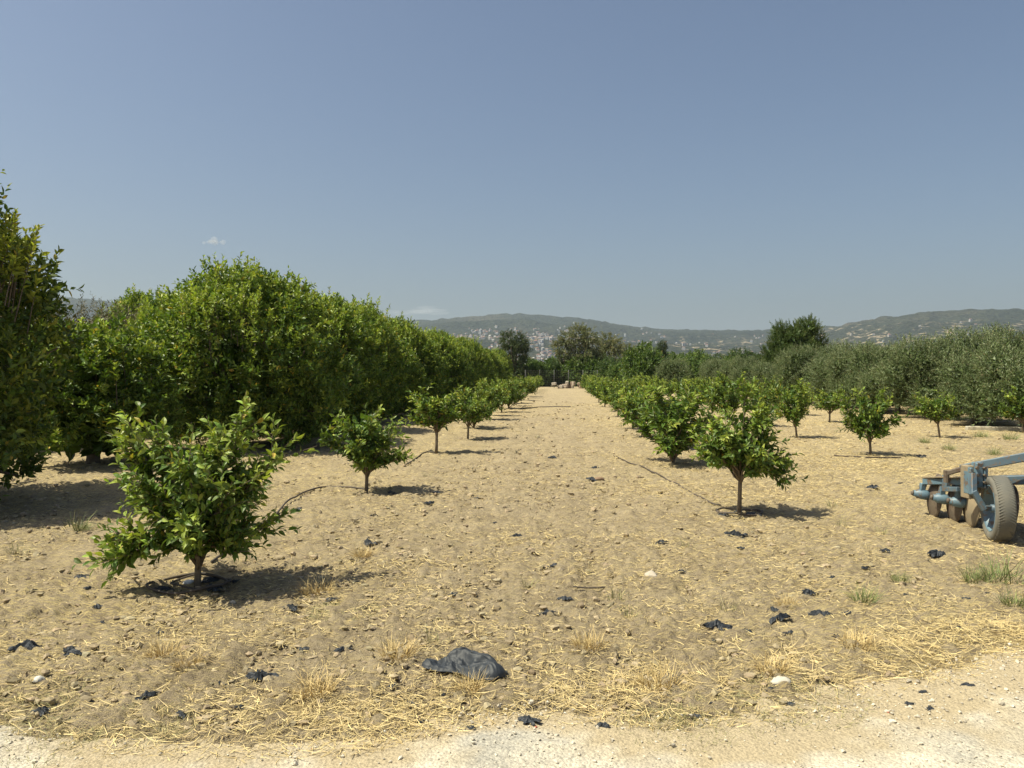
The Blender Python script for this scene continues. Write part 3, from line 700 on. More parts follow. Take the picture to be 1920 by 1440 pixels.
bl = [(0, 0, 1.7, 1.2, 1.2, 1.2)] + [(1.15 * math.cos(a), 1.15 * math.sin(a), 1.2 + .55 * math.sin(a * 3), .85, .85, .85) for a in np.arange(0, 6.2, .7)]
lobed_tree('broad', 55, bl, 1300, .5, 12, .2, .5, BRD, M['leaf'], .7, .12, M['bark_old'], 'dia', 2000, .3, up=.5, droop=.15, yprob=.2, ytop=.3, shell=.5, gap=.15)
lobed_tree('broad2', 56, [(x * .9, y, z * 1.1, a, a, a) for x, y, z, a, b, c in bl], 900, .45, 12, .18, .5, [(.03, .06, .014), (.06, .10, .024), (.12, .17, .04), (.2, .16, .06)], M['leaf'], .7, .12, M['bark_old'], 'dia', 2000, .3, up=.4, droop=.15, yprob=.15, ytop=.2, shell=.5, gap=.15)
def far(key, px, top, Y, hgt, label, name='broadleaf_tree', w=1.0, group=None):
    s = (PZ(top, Y)) / hgt
    place(key, name, at_ground(PX(px, Y), Y), rnd.uniform(0, 6.28) if key not in ('euc', 'euc2') else 0.15, (s * w, s * w, s), label, 'tree', group)
GE = 'trees closing the end of the path'
far('dark', 963, 622, 88, 5.9, 'dark conical evergreen left of the path end, before the town', 'evergreen_tree', 1.0, GE)
far('euc', 1088, 606, 92, 8.0, 'tall open eucalyptus with clumped crown at the path end', 'eucalyptus_tree', 1.0, GE)
far('euc2', 1140, 618, 96, 6.9, 'yellowish slender eucalyptus right of the tallest one', 'eucalyptus_tree', .8, GE)
far('euc2', 1178, 640, 104, 6.9, 'small dull eucalyptus between slender eucalyptus and bright green tree', 'eucalyptus_tree', .8, GE)
far('broad', 1207, 640, 68, 3.2, 'bright green bushy tree standing right of the path end', 'broadleaf_tree', .72, GE)
far('dark', 1240, 640, 100, 5.9, 'narrow dark tree directly behind the bright green tree', 'evergreen_tree', .6, GE)
for i, (px, top, Y, lab) in enumerate([(1003, 676, 90, 'low dark bush left of the path end beneath the dark evergreen'), (1030, 672, 92, 'dark rounded bush left of the path end, near the fence'), (1062, 668, 94, 'dense dark bush straight ahead behind the fence'),
        (1092, 664, 91, 'dense green bush beneath the tall eucalyptus'), (1118, 662, 93, 'dark leafy bush beneath the slender eucalyptus'), (1145, 672, 88, 'round green bush right of the fence'),
        (1172, 676, 84, 'low bush left beneath the bright green tree')]):
    far('broad2' if i % 3 else 'broad', px, top, Y, 3.2, lab, 'bush', 1.05, 'bushes behind the fence')
for i, (px, top, Y, lab) in enumerate([(1225, 664, 98, 'rounded tree right behind the bright green tree'), (1262, 660, 105, 'rounded green tree behind the dull grey-green olive'), (1195, 668, 112, 'low tree left behind the bright green tree'), (1290, 668, 90, 'dark bushy tree left below the yellowish rounded tree'),
        (1330, 672, 92, 'green bushy tree behind the far end of the front olive row'), (1365, 668, 100, 'rounded green tree behind the back olive row'), (985, 668, 96, 'green tree just right of the dark evergreen'), (945, 676, 100, 'green tree just left of the dark evergreen')]):
    far('broad' if i % 2 else 'broad2', px, top, Y, 3.2, lab, 'broadleaf_tree', 1.1, 'far trees behind the olive rows')
far('ol_b', 1262, 672, 62, 3.2, 'dull grey-green olive right of the bright green tree', 'olive_tree', 1.05)
far('broad', 1305, 655, 120, 3.2, 'yellowish rounded tree far behind the olive rows', 'broadleaf_tree', 1.0, 'far trees behind the olive rows')
far('broad2', 1385, 654, 130, 3.2, 'darker rounded tree left of the pine, far behind', 'broadleaf_tree', 1.0, 'far trees behind the olive rows')
far('broad2', 1350, 664, 150, 3.2, 'small far tree between the yellowish and darker rounded trees', 'broadleaf_tree', 1.1, 'far trees behind the olive rows')
far('broad', 1425, 664, 140, 3.2, 'small far tree touching the left side of the pine', 'broadleaf_tree', 1.1, 'far trees behind the olive rows')
far('ol_a', 1575, 655, 70, 3.1, 'greyish tree just right of the pine', 'olive_tree', 1.1, 'far trees behind the olive rows')
# distant tree belts across the plain: one mass
def woodland():
    rng = np.random.default_rng(77); lv = Leaves(); n = 900
    Yd = rng.uniform(150, 900, n); u = rng.uniform(-1200, 3200, n); X = (u - 960) / F * Yd; hh = rng.uniform(3, 7, n) * (.7 + Yd / 1200)
    for j in range(6):
        B = np.stack([X + rng.normal(0, 1.4, n) * hh / 4, Yd + rng.normal(0, 1.4, n), hh * rng.uniform(.15, .8, n)], 1)
        shoots(lv, rng, B, nrm(rng.normal(size=(n, 3)) + (0, 0, .8)), hh * .35, 5, 1.9, .7, BRD, rng.uniform(0, .4, n), 60)
    tag(link('distant_woodland', leaves_mesh('distant_woodland', lv.cat(), 'dia', M['leaf'])), 'distant belt of trees across the plain', kind='stuff')
woodland()

# ------------------------------------------------------------------ houses of the hillside town
def build_town():
    rng = np.random.default_rng(90); tmpl = []
    walls = [(.38, .37, .36), (.29, .28, .27), (.38, .35, .31), (.29, .31, .33)]; roofs = [(.30, .15, .10), (.36, .24, .18), (.45, .43, .40), (.26, .14, .10)]
    for k in range(8):
        a = Acc(); w, d, h = rng.uniform(8, 15), rng.uniform(8, 12), rng.uniform(6, 12); wc, rc = walls[k % 4], roofs[(k * 3 + k // 4) % 4]
        a.box((0, 0, h / 2 - 2), (w, d, h + 4), None, wc)
        z = h; r = rng.uniform(1.5, 2.6) ; o = .5
        V = [(-w/2-o, -d/2-o, z+.05), (w/2+o, -d/2-o, z+.05), (w/2+o, d/2+o, z+.05), (-w/2-o, d/2+o, z+.05), (-w/4, 0, z+r), (w/4, 0, z+r)]
        a.add(V, [(0, 4, 3), (1, 2, 5)], [(0, 1, 5, 4), (2, 3, 4, 5), (0, 3, 2, 1)], rc)
        for wx in np.arange(-w / 2 + 1.5, w / 2 - 1, 2.6):
            for wz in np.arange(1.2, h - 1.5, 3): a.box((wx + .5, -d / 2 - .03, wz + .7), (1.2, .1, 1.4), None, (.07, .08, .09))
        tmpl.append(a)
    meshes = [a.mesh('house', M['block']) for a in tmpl]
    N = 60000; u = rng.uniform(60, 1990, N); Yv = rng.uniform(1650, 4300, N); z = hill_h(u, Yv); py = HY - (z - H) / Yv * F
    yr = np.interp(u, ridge_px[:, 0], ridge_px[:, 1]); g = lambda c, w: np.exp(-((py - c) / w) ** 2)
    d1 = np.maximum(np.maximum(g(628, 9) * (u > 880), .75 * (py > 632) * (1 - .5 * abs(u - 990) / 170)), .3 * (py > 618))
    dens = np.where((u > 830) & (u < 1150), d1 * np.clip((1150 - u) / 60, 0, 1), 0); dens = np.where((u >= 1150) & (u < 1250), .3 * g(640, 12), dens); dens = np.where((u >= 1250) & (u < 1450), .06 * (py > 626), dens)
    dens = np.where(u >= 1450, .03 * (py > yr + 22), dens); dens = np.where(u < 330, .06 * (py > yr + 12), dens)
    ok = np.nonzero(rng.uniform(0, 1, N) < dens * (.3 + .7 * (vnoise(u / 30, py / 12, None, 8) > -.25)))[0][:800]
    cand = [((u[i] - 960) / F * Yv[i], Yv[i], z[i], py[i], u[i]) for i in ok]
    # the nearest, largest ones are things, the rest one mass
    cand.sort(key=lambda c: c[1] + (0 if 860 < c[4] < 1450 else 800))
    V, F3, F4, C, n = [], [], [], [], 0
    rest = Acc()
    for i, (x, y, z, py, u) in enumerate(cand):
        k = int(rng.integers(8)); rz = rng.uniform(-.6, .6); s = rng.uniform(.5, .9)
        if i < 280:
            o = link('house', meshes[k], None, (x, y, z), (0, 0, rz), s)
            tag(o, 'tiny pale house of the town on the far hillside', 'house', 'houses of the town on the far hillside')
        else:
            a = tmpl[k]; ca, sa = math.cos(rz) * s, math.sin(rz) * s
            for v, c in ((a.V[0], a.C[0]), (a.V[1], a.C[1])):
                W = np.stack([v[:, 0] * ca - v[:, 1] * sa + x, v[:, 0] * sa + v[:, 1] * ca + y, v[:, 2] * s + z], 1)
                if len(v) == 24: rest.add(W, None, a.F4[0] , c)
                else: rest.add(W, [(0, 4, 3), (1, 2, 5)], [(0, 1, 5, 4), (2, 3, 4, 5)], c)
    o = link('hillside_town', rest.mesh('hillside_town', M['block'])); tag(o, 'dense mass of pale houses across the hillside', kind='stuff')
build_town()

# small clouds far beyond the haze
def cloud(name, px, py, Y, w, h, n, dens, label, seed):
    rng = np.random.default_rng(seed); a = Acc()
    bm_ = bpy.data.meshes.new('t')
    import bmesh
    b = bmesh.new(); bmesh.ops.create_icosphere(b, subdivisions=3, radius=1); b.verts.ensure_lookup_table()
    IV = np.array([v.co[:] for v in b.verts]); IF = np.array([[v.index for v in f.verts] for f in b.faces]); b.free()
    m = bpy.data.materials.new(name + '_vapour'); m.use_nodes = True; nn, ll = m.node_tree.nodes, m.node_tree.links; nn.remove(nn['Principled BSDF'])
    v = nn.new('ShaderNodeVolumePrincipled'); v.inputs['Color'].default_value = (1, 1, 1, 1); v.inputs['Density'].default_value = dens
    ll.new(v.outputs[0], nn['Material Output'].inputs['Volume'])
    e = bpy.data.objects.new(name, None); col.objects.link(e); e.location = (PX(px, Y), Y, PZ(py, Y)); tag(e, label, 'cloud')
    for i in range(n):
        r = rng.uniform(.25, .5); c = np.array([rng.normal(0, .22) * w, rng.normal(0, .25) * w * .5, rng.normal(0, .18) * h])
        d = 1 + .35 * fbm(IV[:, 0] * 1.6 + i * 7, IV[:, 1] * 1.6, IV[:, 2] * 1.6, seed)
        o = link('puff', make_mesh('puff', IV * d[:, None] * np.array([w, w * .6, h]) * r * .5, [IF], m, True), e); o.location = c
cloud('cloud', 399, 453, 9000, 170, 150, 9, .010, 'tiny white cloud wisp in the sky above the left trees', 3)
cloud('cloud', 790, 585, 20000, 1500, 230, 9, .0004, 'faint flat white cloud low over the hills at centre left', 4)

# ------------------------------------------------------------------ fence, rubble pile and pale beam
def fence():
    Yf = 83.0; e = bpy.data.objects.new('wire_fence', None); col.objects.link(e); e.location = (PX(985, Yf), Yf, 0); tag(e, 'grey wire mesh fence closing off the end of the path', 'fence')
    x1 = PX(1120, Yf) - e.location.x; p = Acc(); p.tube([(0, 0, -.1), (0, 0, 1.85)], .035, 6); pm = p.mesh('post', M['wire'], True)
    k = 0
    for x in np.linspace(0, x1, 6): link('post', pm, e, (x, 0, 0))
    w = Acc()
    for z in np.linspace(.1, 1.75, 9): w.tube([(0, -.02, z), (x1, -.02, z)], .006, 3)
    for x in np.arange(.15, x1, .22): w.tube([(x, -.03, .05), (x, -.03, 1.78)], .005, 3)
    o = link('wire_mesh', w.mesh('wire_mesh', M['wire']), e); o['kind'] = 'stuff'
fence()
def rubble():
    rng = np.random.default_rng(8); Y = 79.0; e = bpy.data.objects.new('rubble_pile', None); col.objects.link(e); e.location = at_ground(PX(1066, Y), Y); tag(e, 'low pile of reddish blocks and rubble across the path end', 'rubble')
    for k in range(16):
        a = Acc(); s = (rng.uniform(.25, .6), rng.uniform(.25, .4), rng.uniform(.2, .42)); th = rng.uniform(-.5, .5)
        a.box((0, 0, 0), s, None, [(.32, .24, .18), (.38, .31, .24), (.25, .18, .13), (.42, .37, .30)][k % 4], .03)
        o = link('block', a.mesh('block', M['block']), e, (rng.uniform(-1.5, 1.6), rng.uniform(-.4, .4), s[2] / 2 + (0 if k < 10 else .3)), (rng.uniform(-.15, .15), rng.uniform(-.15, .15), th))
rubble()
def beam():
    a = Acc(); x, y = GP(1812, 806); a.bar((0, 0, .05), (4.2, -1.0, .05), .20, .13, .02)
    tag(link('concrete_beam', a.mesh('concrete_beam', M['concrete']), None, at_ground(x, y)), 'long pale concrete beam lying on the ground before the olive trees', 'beam')
    a = Acc(); a.bar((0, 0, .05), (1.6, -.1, .05), .14, .1, .02); x, y = GP(1815, 792)
    tag(link('concrete_beam', a.mesh('concrete_beam', M['concrete']), None, at_ground(x, y)), 'short pale beam in the shade behind the long one', 'beam')
beam()

# ------------------------------------------------------------------ disc plough at the right edge
def plough():
    e = bpy.data.objects.new('disc_plough', None); col.objects.link(e); bx, by = 4.62, 7.62; bz = gz(bx, by)
    e.location = (bx, by, bz); tag(e, 'faded blue disc plough with dusty rubber wheel at the right edge', 'plough')
    W = lambda px, py, Y: np.array([PX(px, Y) - bx, Y - by, PZ(py, Y) - bz])
    def part(nm, acc, mat, parent=None, smooth=False): return link(nm, acc.mesh(nm, M[mat], smooth), parent or e)
    th = R(17); ax = np.array([-math.cos(th), math.sin(th), 0])       # wheel axis, pointing to its open left face
    wc = np.array([.02, 0, .30])
    wheel = bpy.data.objects.new('wheel', None); col.objects.link(wheel); wheel.parent = e; wheel.location = wc
    t = Acc(); t.lathe([(-.05, .205), (-.075, .225), (-.088, .265), (-.080, .297), (-.058, .309), (0, .313), (.058, .309), (.080, .297), (.088, .265), (.075, .225), (.05, .205)], (0, 0, 0), ax, 48)
    link('tyre', t.mesh('tyre', M['tyre'], True), wheel)
    tr = Acc(); u = np.cross(ax, (0, 0, 1)); u /= np.linalg.norm(u); v = np.array([0, 0, 1.0])
    for k in range(72):
        a = k * 2 * math.pi / 72; rd = math.cos(a) * u + math.sin(a) * v; tg = -math.sin(a) * u + math.cos(a) * v
        for s_ in (-1, 1):
            d = ax * s_ * .9 + tg * .45; d /= np.linalg.norm(d)
            tr.box(rd * .309 + ax * s_ * .040 + tg * .006 * s_, (.068, .009, .006), np.stack([d, np.cross(rd, d), rd], 1), None, .003)
    o = link('tread_block', tr.mesh('tread_block', M['tyre']), wheel); o['kind'] = 'stuff'
    r = Acc(); r.lathe([(.074, .226), (.080, .216), (.065, .205), (.03, .19), (-.02, .18), (-.04, .12), (-.045, .06), (-.02, .05), (-.02, .0)], (0, 0, 0), ax, 36)
    link('rim', r.mesh('rim', M['blue'], True), wheel)
    h = Acc(); h.lathe([(-.05, .0), (-.05, .04), (.06, .04), (.065, .028), (.12, .026), (.12, 0)], (0, 0, 0), ax, 16); link('hub', h.mesh('hub', M['blue_dk'], True), wheel)
    # crank arm of the wheel
    a = Acc(); p = [wc + ax * .04, W(1846, 953, 7.62), W(1827, 925, 7.66), W(1826, 888, 7.74)]
    a.bar(p[0], p[1], .05, .05); a.bar(p[1] + (.012, 0, -.02), p[2] + (0, 0, .02), .05, .055, .006, (0, 1, 0)); a.bar(p[2] + (0, 0, -.02), p[3], .055, .05, .006, (0, 1, 0)); part('wheel_arm', a, 'blue_dk')
    a = Acc(); c = W(1834, 890, 7.78); a.box(c, (.07, .10, .24), None, None, .008); a.box(c + (.055, 0, -.03), (.035, .12, .2), None, None, .006); a.box(c + (-.075, .02, -.06), (.03, .12, .26), None, None, .006); part('clamp', a, 'blue')
    a = Acc()
    for dz in (-.07, .0, .07): a.tube([c + (-.035, -.07, dz), c + (-.035, -.045, dz)], .016, 6); a.tube([c + (.035, -.08, dz), c + (.035, -.05, dz)], .014, 6)
    o = part('bolts', a, 'rust'); o['kind'] = 'stuff'; o.name = 'bolt'
    a = Acc(); a.bar(W(1816, 872, 7.85), W(1817, 934, 7.85), .075, .14, .008, (0, 1, 0)); part('rusty_standard', a, 'earth_steel')
    # top beam
    a = Acc(); b0, b1, b2 = W(1776, 888, 8.02), W(1806, 879, 7.93), W(1945, 853, 7.5)
    a.bar(b1 - (b2 - b1) * .02, b2 + (b2 - b1) * 1.0, .07, .085, .008); part('top_beam', a, 'blue_dk')
    a = Acc(); a.bar(b0, b1 + (0, 0, .0), .05, .05, .01); a.tube([b0 + (0, 0, .03), b0 - (0, 0, .09)], .028, 10); part('beam_tail', a, 'rust')
    # frame
    f0, f1, f2 = W(1738, 903, 8.75), W(1812, 903, 8.15), W(2010, 897, 7.45)
    a = Acc(); a.bar(f0, f1, .10, .07, .008); part('frame_bar', a, 'blue')
    a = Acc(); a.bar(f1 - (f2 - f1) * .02, f2, .11, .09, .008); part('main_beam', a, 'blue_dk')
    a = Acc(); a.bar(f0 + (0.03, -.0, .045), f1 + (-.02, 0, .045), .17, .014, .004); part('top_plate', a, 'earth_steel')
    a = Acc(); a.bar(W(1776, 892, 8.35), W(1776, 918, 8.35), .05, .09, .006, (0, 1, 0)); a.bar(W(1770, 917, 8.4), W(1800, 918, 8.15), .05, .05, .005); part('stay', a, 'blue_dk')
    # discs with hubs and legs
    dax0 = np.array([-math.cos(R(14)), math.sin(R(14)), .14]); dax0 /= np.linalg.norm(dax0)
    spots = [(1756, 8.72, .245, f0), (1794, 8.45, .24, f0 * .5 + f1 * .5), (1826, 8.22, .24, f1), (1893, 7.95, .24, f1 * .7 + f2 * .3), (1990, 7.75, .24, f1 * .35 + f2 * .65)]
    for i, (px, Y, z, fr) in enumerate(spots):
        c = np.array([PX(px, Y) - bx, Y - by, z]); rr = .25
        d = Acc(); prof = [(.0 + .075 * (1 - (q / rr) ** 2), q) for q in np.linspace(0, rr, 9)]
        d.lathe([(z_, q) for z_, q in prof] + [(z_ - .007, q) for z_, q in prof[::-1]], c, dax0, 36); D = part('disc', d, 'rust' if i != 2 else 'earth_steel', None, True)
        hb = Acc(); hb.lathe([(.06, 0), (.06, .05), (.10, .055), (.19, .05), (.2, .036), (.225, .034), (.225, 0)], c, dax0, 16); part('disc_hub', hb, 'blue', None, True)
        cp = Acc(); cp.lathe([(.226, 0), (.226, .03), (.245, .024), (.25, 0)], c, dax0, 12); part('hub_cap', cp, 'rust', None, True)
        lg = Acc(); q0 = c + dax0 * .14 + (0, 0, .03); q1 = np.array([q0[0] + .015, q0[1], fr[2] - .02]); lg.bar(q0, q1, .06, .05, .008, (0, 1, 0)); lg.bar(q1 + (0, 0, -.01), np.array([fr[0], fr[1], fr[2] - .03]), .06, .05, .006); part('disc_leg', lg, 'blue')
    # headstock beyond the frame of the picture
    a = Acc(); t0 = b2 + (b2 - b1) * .98; a.bar(f2, t0, .06, .06); a.bar(f2 + (-.02, .35, 0), t0 + (.0, .02, -.02), .05, .05); a.bar(f2 + (0, -.3, -.03), f2 + (0, .5, -.03), .06, .07); part('headstock', a, 'blue')
plough()

# ------------------------------------------------------------------ irrigation pipes
def pipe(pts, label, r=.011, name='irrigation_pipe'):
    from mathutils import geometry
    pts = [np.array(p, float) for p in pts]; out = []
    n = len(pts)
    for i in range(n - 1):
        p0, p1, p2, p3 = pts[max(i - 1, 0)], pts[i], pts[i + 1], pts[min(i + 2, n - 1)]
        for t in np.linspace(0, 1, 9)[:-1]:
            out.append(.5 * ((2 * p1) + (-p0 + p2) * t + (2 * p0 - 5 * p1 + 4 * p2 - p3) * t * t + (-p0 + 3 * p1 - 3 * p2 + p3) * t ** 3))
    out.append(pts[-1]); out = np.array(out); x0, y0 = out[0, :2]
    z = gh(out[:, 0], out[:, 1]) + r + .016 + (out[:, 2] if out.shape[1] > 2 else 0)
    a = Acc(); a.tube(np.stack([out[:, 0] - x0, out[:, 1] - y0, z], 1), r, 7)
    return tag(link(name, a.mesh(name, M['hose'], True), None, (x0, y0, 0)), label, 'pipe', None)
P3 = lambda px, py, z=0.: (*GP(px, py), z)
pipe([P3(395, 1058), P3(440, 1022), P3(480, 1000, .02), P3(520, 972, .03), P3(545, 945, .03), P3(575, 926, .02), P3(610, 915), P3(650, 916), P3(684, 918)], 'brown irrigation pipe curving between the two nearest left saplings', .011)
def ring(cx, cy, r, label, seed, rr=.010):
    rg = np.random.default_rng(seed); a0 = rg.uniform(0, 6); pipe([(cx + r * (1 + .1 * math.sin(2 * a)) * math.cos(a + a0), cy + r * .85 * math.sin(a + a0), .012 + .012 * math.sin(a * 3)) for a in np.linspace(0, 5.9, 12)], label, rr)
ring(fx - .06, fy - .02, .27, 'black irrigation ring round the foot of the nearest left sapling', 1)
ring(fx + .02, fy + .03, .20, 'smaller irrigation loop inside the ring at the nearest left sapling', 4, .008)
ring(rx, ry, .24, 'black irrigation ring round the nearest right sapling', 2)
pipe([P3(1150, 858), P3(1175, 868), P3(1200, 874), P3(1235, 890), P3(1270, 908), P3(1300, 928), P3(1330, 946), P3(1352, 950)], 'brown irrigation pipe leading to the nearest right sapling', .010)
pipe([P3(760, 872), P3(785, 856), P3(800, 849), P3(816, 850)], 'brown irrigation pipe at the third left sapling', .012)
pipe([P3(975, 766), P3(1010, 765), P3(1070, 766)], 'thin dark pipe lying across the path far ahead', .02)
pipe([P3(1565, 858), P3(1600, 862), P3(1640, 863), P3(1690, 862)], 'dark pipe beneath the first sapling of the second right row', .014)
pipe([P3(1075, 1113), P3(1100, 1113.5), P3(1125, 1112), P3(1142, 1111)], 'thin dark stick lying on the soil right of the plastic scraps', .006, 'stick')

# ------------------------------------------------------------------ black plastic
def film_mesh(seed, n=21):
    """a torn, creased piece of film: flat ragged outline, sharp ridges, corners lifted"""
    u, v = np.meshgrid(np.linspace(-1, 1, n), np.linspace(-1, 1, n)); s = seed * 3.7
    ang = np.arctan2(v, u); rad = np.maximum(np.abs(u), np.abs(v))
    out = .66 + .34 * vnoise(np.cos(ang) * 1.3 + s, np.sin(ang) * 1.3, None, seed) + .22 * vnoise(np.cos(ang) * 4 + s, np.sin(ang) * 4, None, seed + 1) + .10 * vnoise(np.cos(ang) * 11 + s, np.sin(ang) * 11, None, seed + 3)
    X = np.cos(ang) * rad * out; Yy = np.sin(ang) * rad * out * .62
    c1 = np.abs(vnoise(X * 1.5 + s, Yy * 3.4, None, seed + 2)); c2 = np.abs(vnoise(X * 3.4 + Yy * 2 + s, Yy * 4.5 - X, None, seed + 4)); c3 = np.abs(vnoise(X * 8 + s, Yy * 8, None, seed + 5))
    Z = .20 * (1 - rad ** 2) + .34 * (.5 - c1) * (1.1 - .5 * rad) + .22 * (.4 - c2) + .08 * (.4 - c3)
    V = np.stack([X, Yy, np.maximum(Z, .02 * c3)], -1).reshape(-1, 3) * .62
    i = np.arange(n - 1)[:, None] * n; j = np.arange(n - 1)[None]; q = np.stack([i + j, i + j + 1, i + n + j + 1, i + n + j], -1).reshape(-1, 4)
    return make_mesh('plastic_film', V, [q], M['plastic'], False)
FV = [film_mesh(s_) for s_ in range(100, 112)]
def scrap(px, py, wpx, label, flat=1.0):
    x, y = GP(px, py); s = wpx / F * y * 1.25
    o = link('plastic_scrap', FV[rnd.randrange(10)], None, at_ground(x, y, .012), (rnd.uniform(-.15, .15), rnd.uniform(-.15, .15), rnd.uniform(-.9, .9) + 3.14 * rnd.randrange(2)), (s, s, s * flat))
    tag(o, label, 'plastic scrap', 'torn scraps of black plastic film on the soil'); return o
BIG = [(990, 1360, 45, 'black plastic scrap on the gravel directly below the big plastic sheet'), (1132, 1370, 32, 'flat black plastic scrap on gravel, right of the one below the big sheet'), (1025, 1158, 32, 'black plastic scrap on soil above right of the big sheet'),
       (1060, 1133, 26, 'black plastic scrap just below the thin dark stick'), (1463, 1165, 44, 'large grey-black plastic scrap in the right foreground soil'), (1348, 1184, 54, 'long black plastic scrap left of the large right foreground one'),
       (1540, 1155, 34, 'crumpled black plastic scrap right of the large foreground one'), (1404, 1190, 20, 'small plastic scrap right beside the long black one'), (1760, 1044, 38, 'flat black plastic scrap on straw in front of the plough wheel'), (48, 1217, 52, 'black plastic scrap near the left edge of the foreground'),
       (488, 1272, 48, 'torn black plastic scrap on straw left of the big sheet'), (75, 1338, 38, 'black plastic scrap in the bottom left corner'), (270, 1310, 40, 'thin black plastic scrap at the bottom left road edge'), (128, 1228, 38, 'black plastic scrap right of the left edge one'),
       (340, 1342, 34, 'black plastic scrap at the road edge left of centre'), (178, 1138, 22, 'upright black plastic scrap left of the nearest sapling'), (165, 1102, 18, 'small dark plastic scrap above left of the nearest sapling foot'), (690, 1022, 32, 'black plastic scrap between nearest sapling and path'),
       (1382, 1008, 38, 'black plastic scrap in front of the nearest right sapling'), (1448, 1305, 26, 'black plastic scrap left of the white stone'), (1343, 1326, 20, 'small black plastic lump at the road edge right of centre'), (1725, 855, 20, 'dark plastic scrap on soil beyond the plough'),
       (1520, 1110, 34, 'long dark plastic scrap right of centre'), (1594, 1153, 18, 'small dark plastic lump right of the crumpled scrap'), (1806, 1190, 20, 'dark plastic lump near the right foreground straw'), (545, 1143, 34, 'black plastic scrap right of the nearest sapling shadow'),
       (853, 1123, 22, 'black plastic lump above the big sheet'), (1278, 1078, 16, 'small dark lump of plastic in the middle of the path')]
for px, py, w, lab in BIG: scrap(px, py, w, lab)
SM = [(1665, 1036), (1635, 917), (1690, 912), (1110, 900), (895, 936), (930, 975), (965, 1008), (700, 970), (560, 962), (1340, 1208), (1390, 1033), (1040, 1070), (620, 1128), (610, 1098), (570, 1225), (1260, 1196), (1235, 1208), (1485, 1196), (1565, 1080), (1625, 1062), (1700, 1118), (1210, 1158),
      (95, 1172), (150, 1080), (190, 1165), (60, 1110), (885, 1374), (912, 1370), (950, 1366), (785, 1360), (770, 1323), (830, 1308), (735, 1292), (710, 1305), (640, 1226), (410, 1285), (445, 1322), (130, 1352), (1310, 1348), (1350, 1300), (1225, 1128), (1415, 1215), (1240, 1020), (1120, 880), (1038, 862), (805, 945), (735, 925), (820, 922),
      (300, 1190), (455, 1120), (1445, 1140), (1570, 1208), (1855, 1110), (1815, 1122), (660, 1232), (1480, 1330), (1705, 1330), (1745, 1340), (1820, 1300), (1825, 1325), (1740, 1310)]
LM = [('the big plastic sheet', 880, 1258), ('the nearest left sapling trunk', 367, 1098), ('the nearest right sapling trunk', 1387, 962), ('the plough wheel', 1880, 1018), ('the white stone at the right road edge', 1466, 1290), ('the dark stick', 1108, 1112), ('the second left sapling trunk', 686, 922),
      ('the white stone by the left edge', 68, 1279), ('the large right foreground scrap', 1463, 1165), ('the large green clump at right', 1880, 1085), ('the scrap below the big sheet', 990, 1360), ('the upright dark clod on the path', 1125, 900), ('the flat grey stone in the middle', 1222, 1088)]
cnd = sorted([(sorted(SM, key=lambda q: math.hypot(q[0] - a, q[1] - b)).index(p), math.hypot(p[0] - a, p[1] - b), n_, p) for n_, a, b in LM for p in SM])
LAB = {}
for k_, d_, n_, p in cnd: LAB.setdefault(p, 'small black plastic shred, ' + ORD[k_].replace('first', 'the one') + ' nearest to ' + n_ if k_ < len(ORD) else 'small shred of black plastic film lying on the dry ground')
for px, py in SM: scrap(px, py, rnd.uniform(12, 26), LAB[(px, py)], .9)
# plastic round the sapling feet
for (cx, cy, w) in ((fx, fy, 'nearest left'), (rx, ry, 'nearest right')):
    for k, (dx, dy, s, q) in enumerate([(-.18, -.12, .2, 'left of'), (.15, -.06, .24, 'right of'), (.02, .12, .2, 'behind'), (.26, .1, .16, 'far right of')]):
        o = link('plastic_scrap', FV[(k * 3 + 1) % 10], None, at_ground(cx + dx, cy + dy, .012), (0, 0, k * 1.9), (s, s, s * .6)); tag(o, 'black mulch film ' + q + ' the trunk of the ' + w + ' sapling', 'plastic scrap', 'torn scraps of black plastic film on the soil')

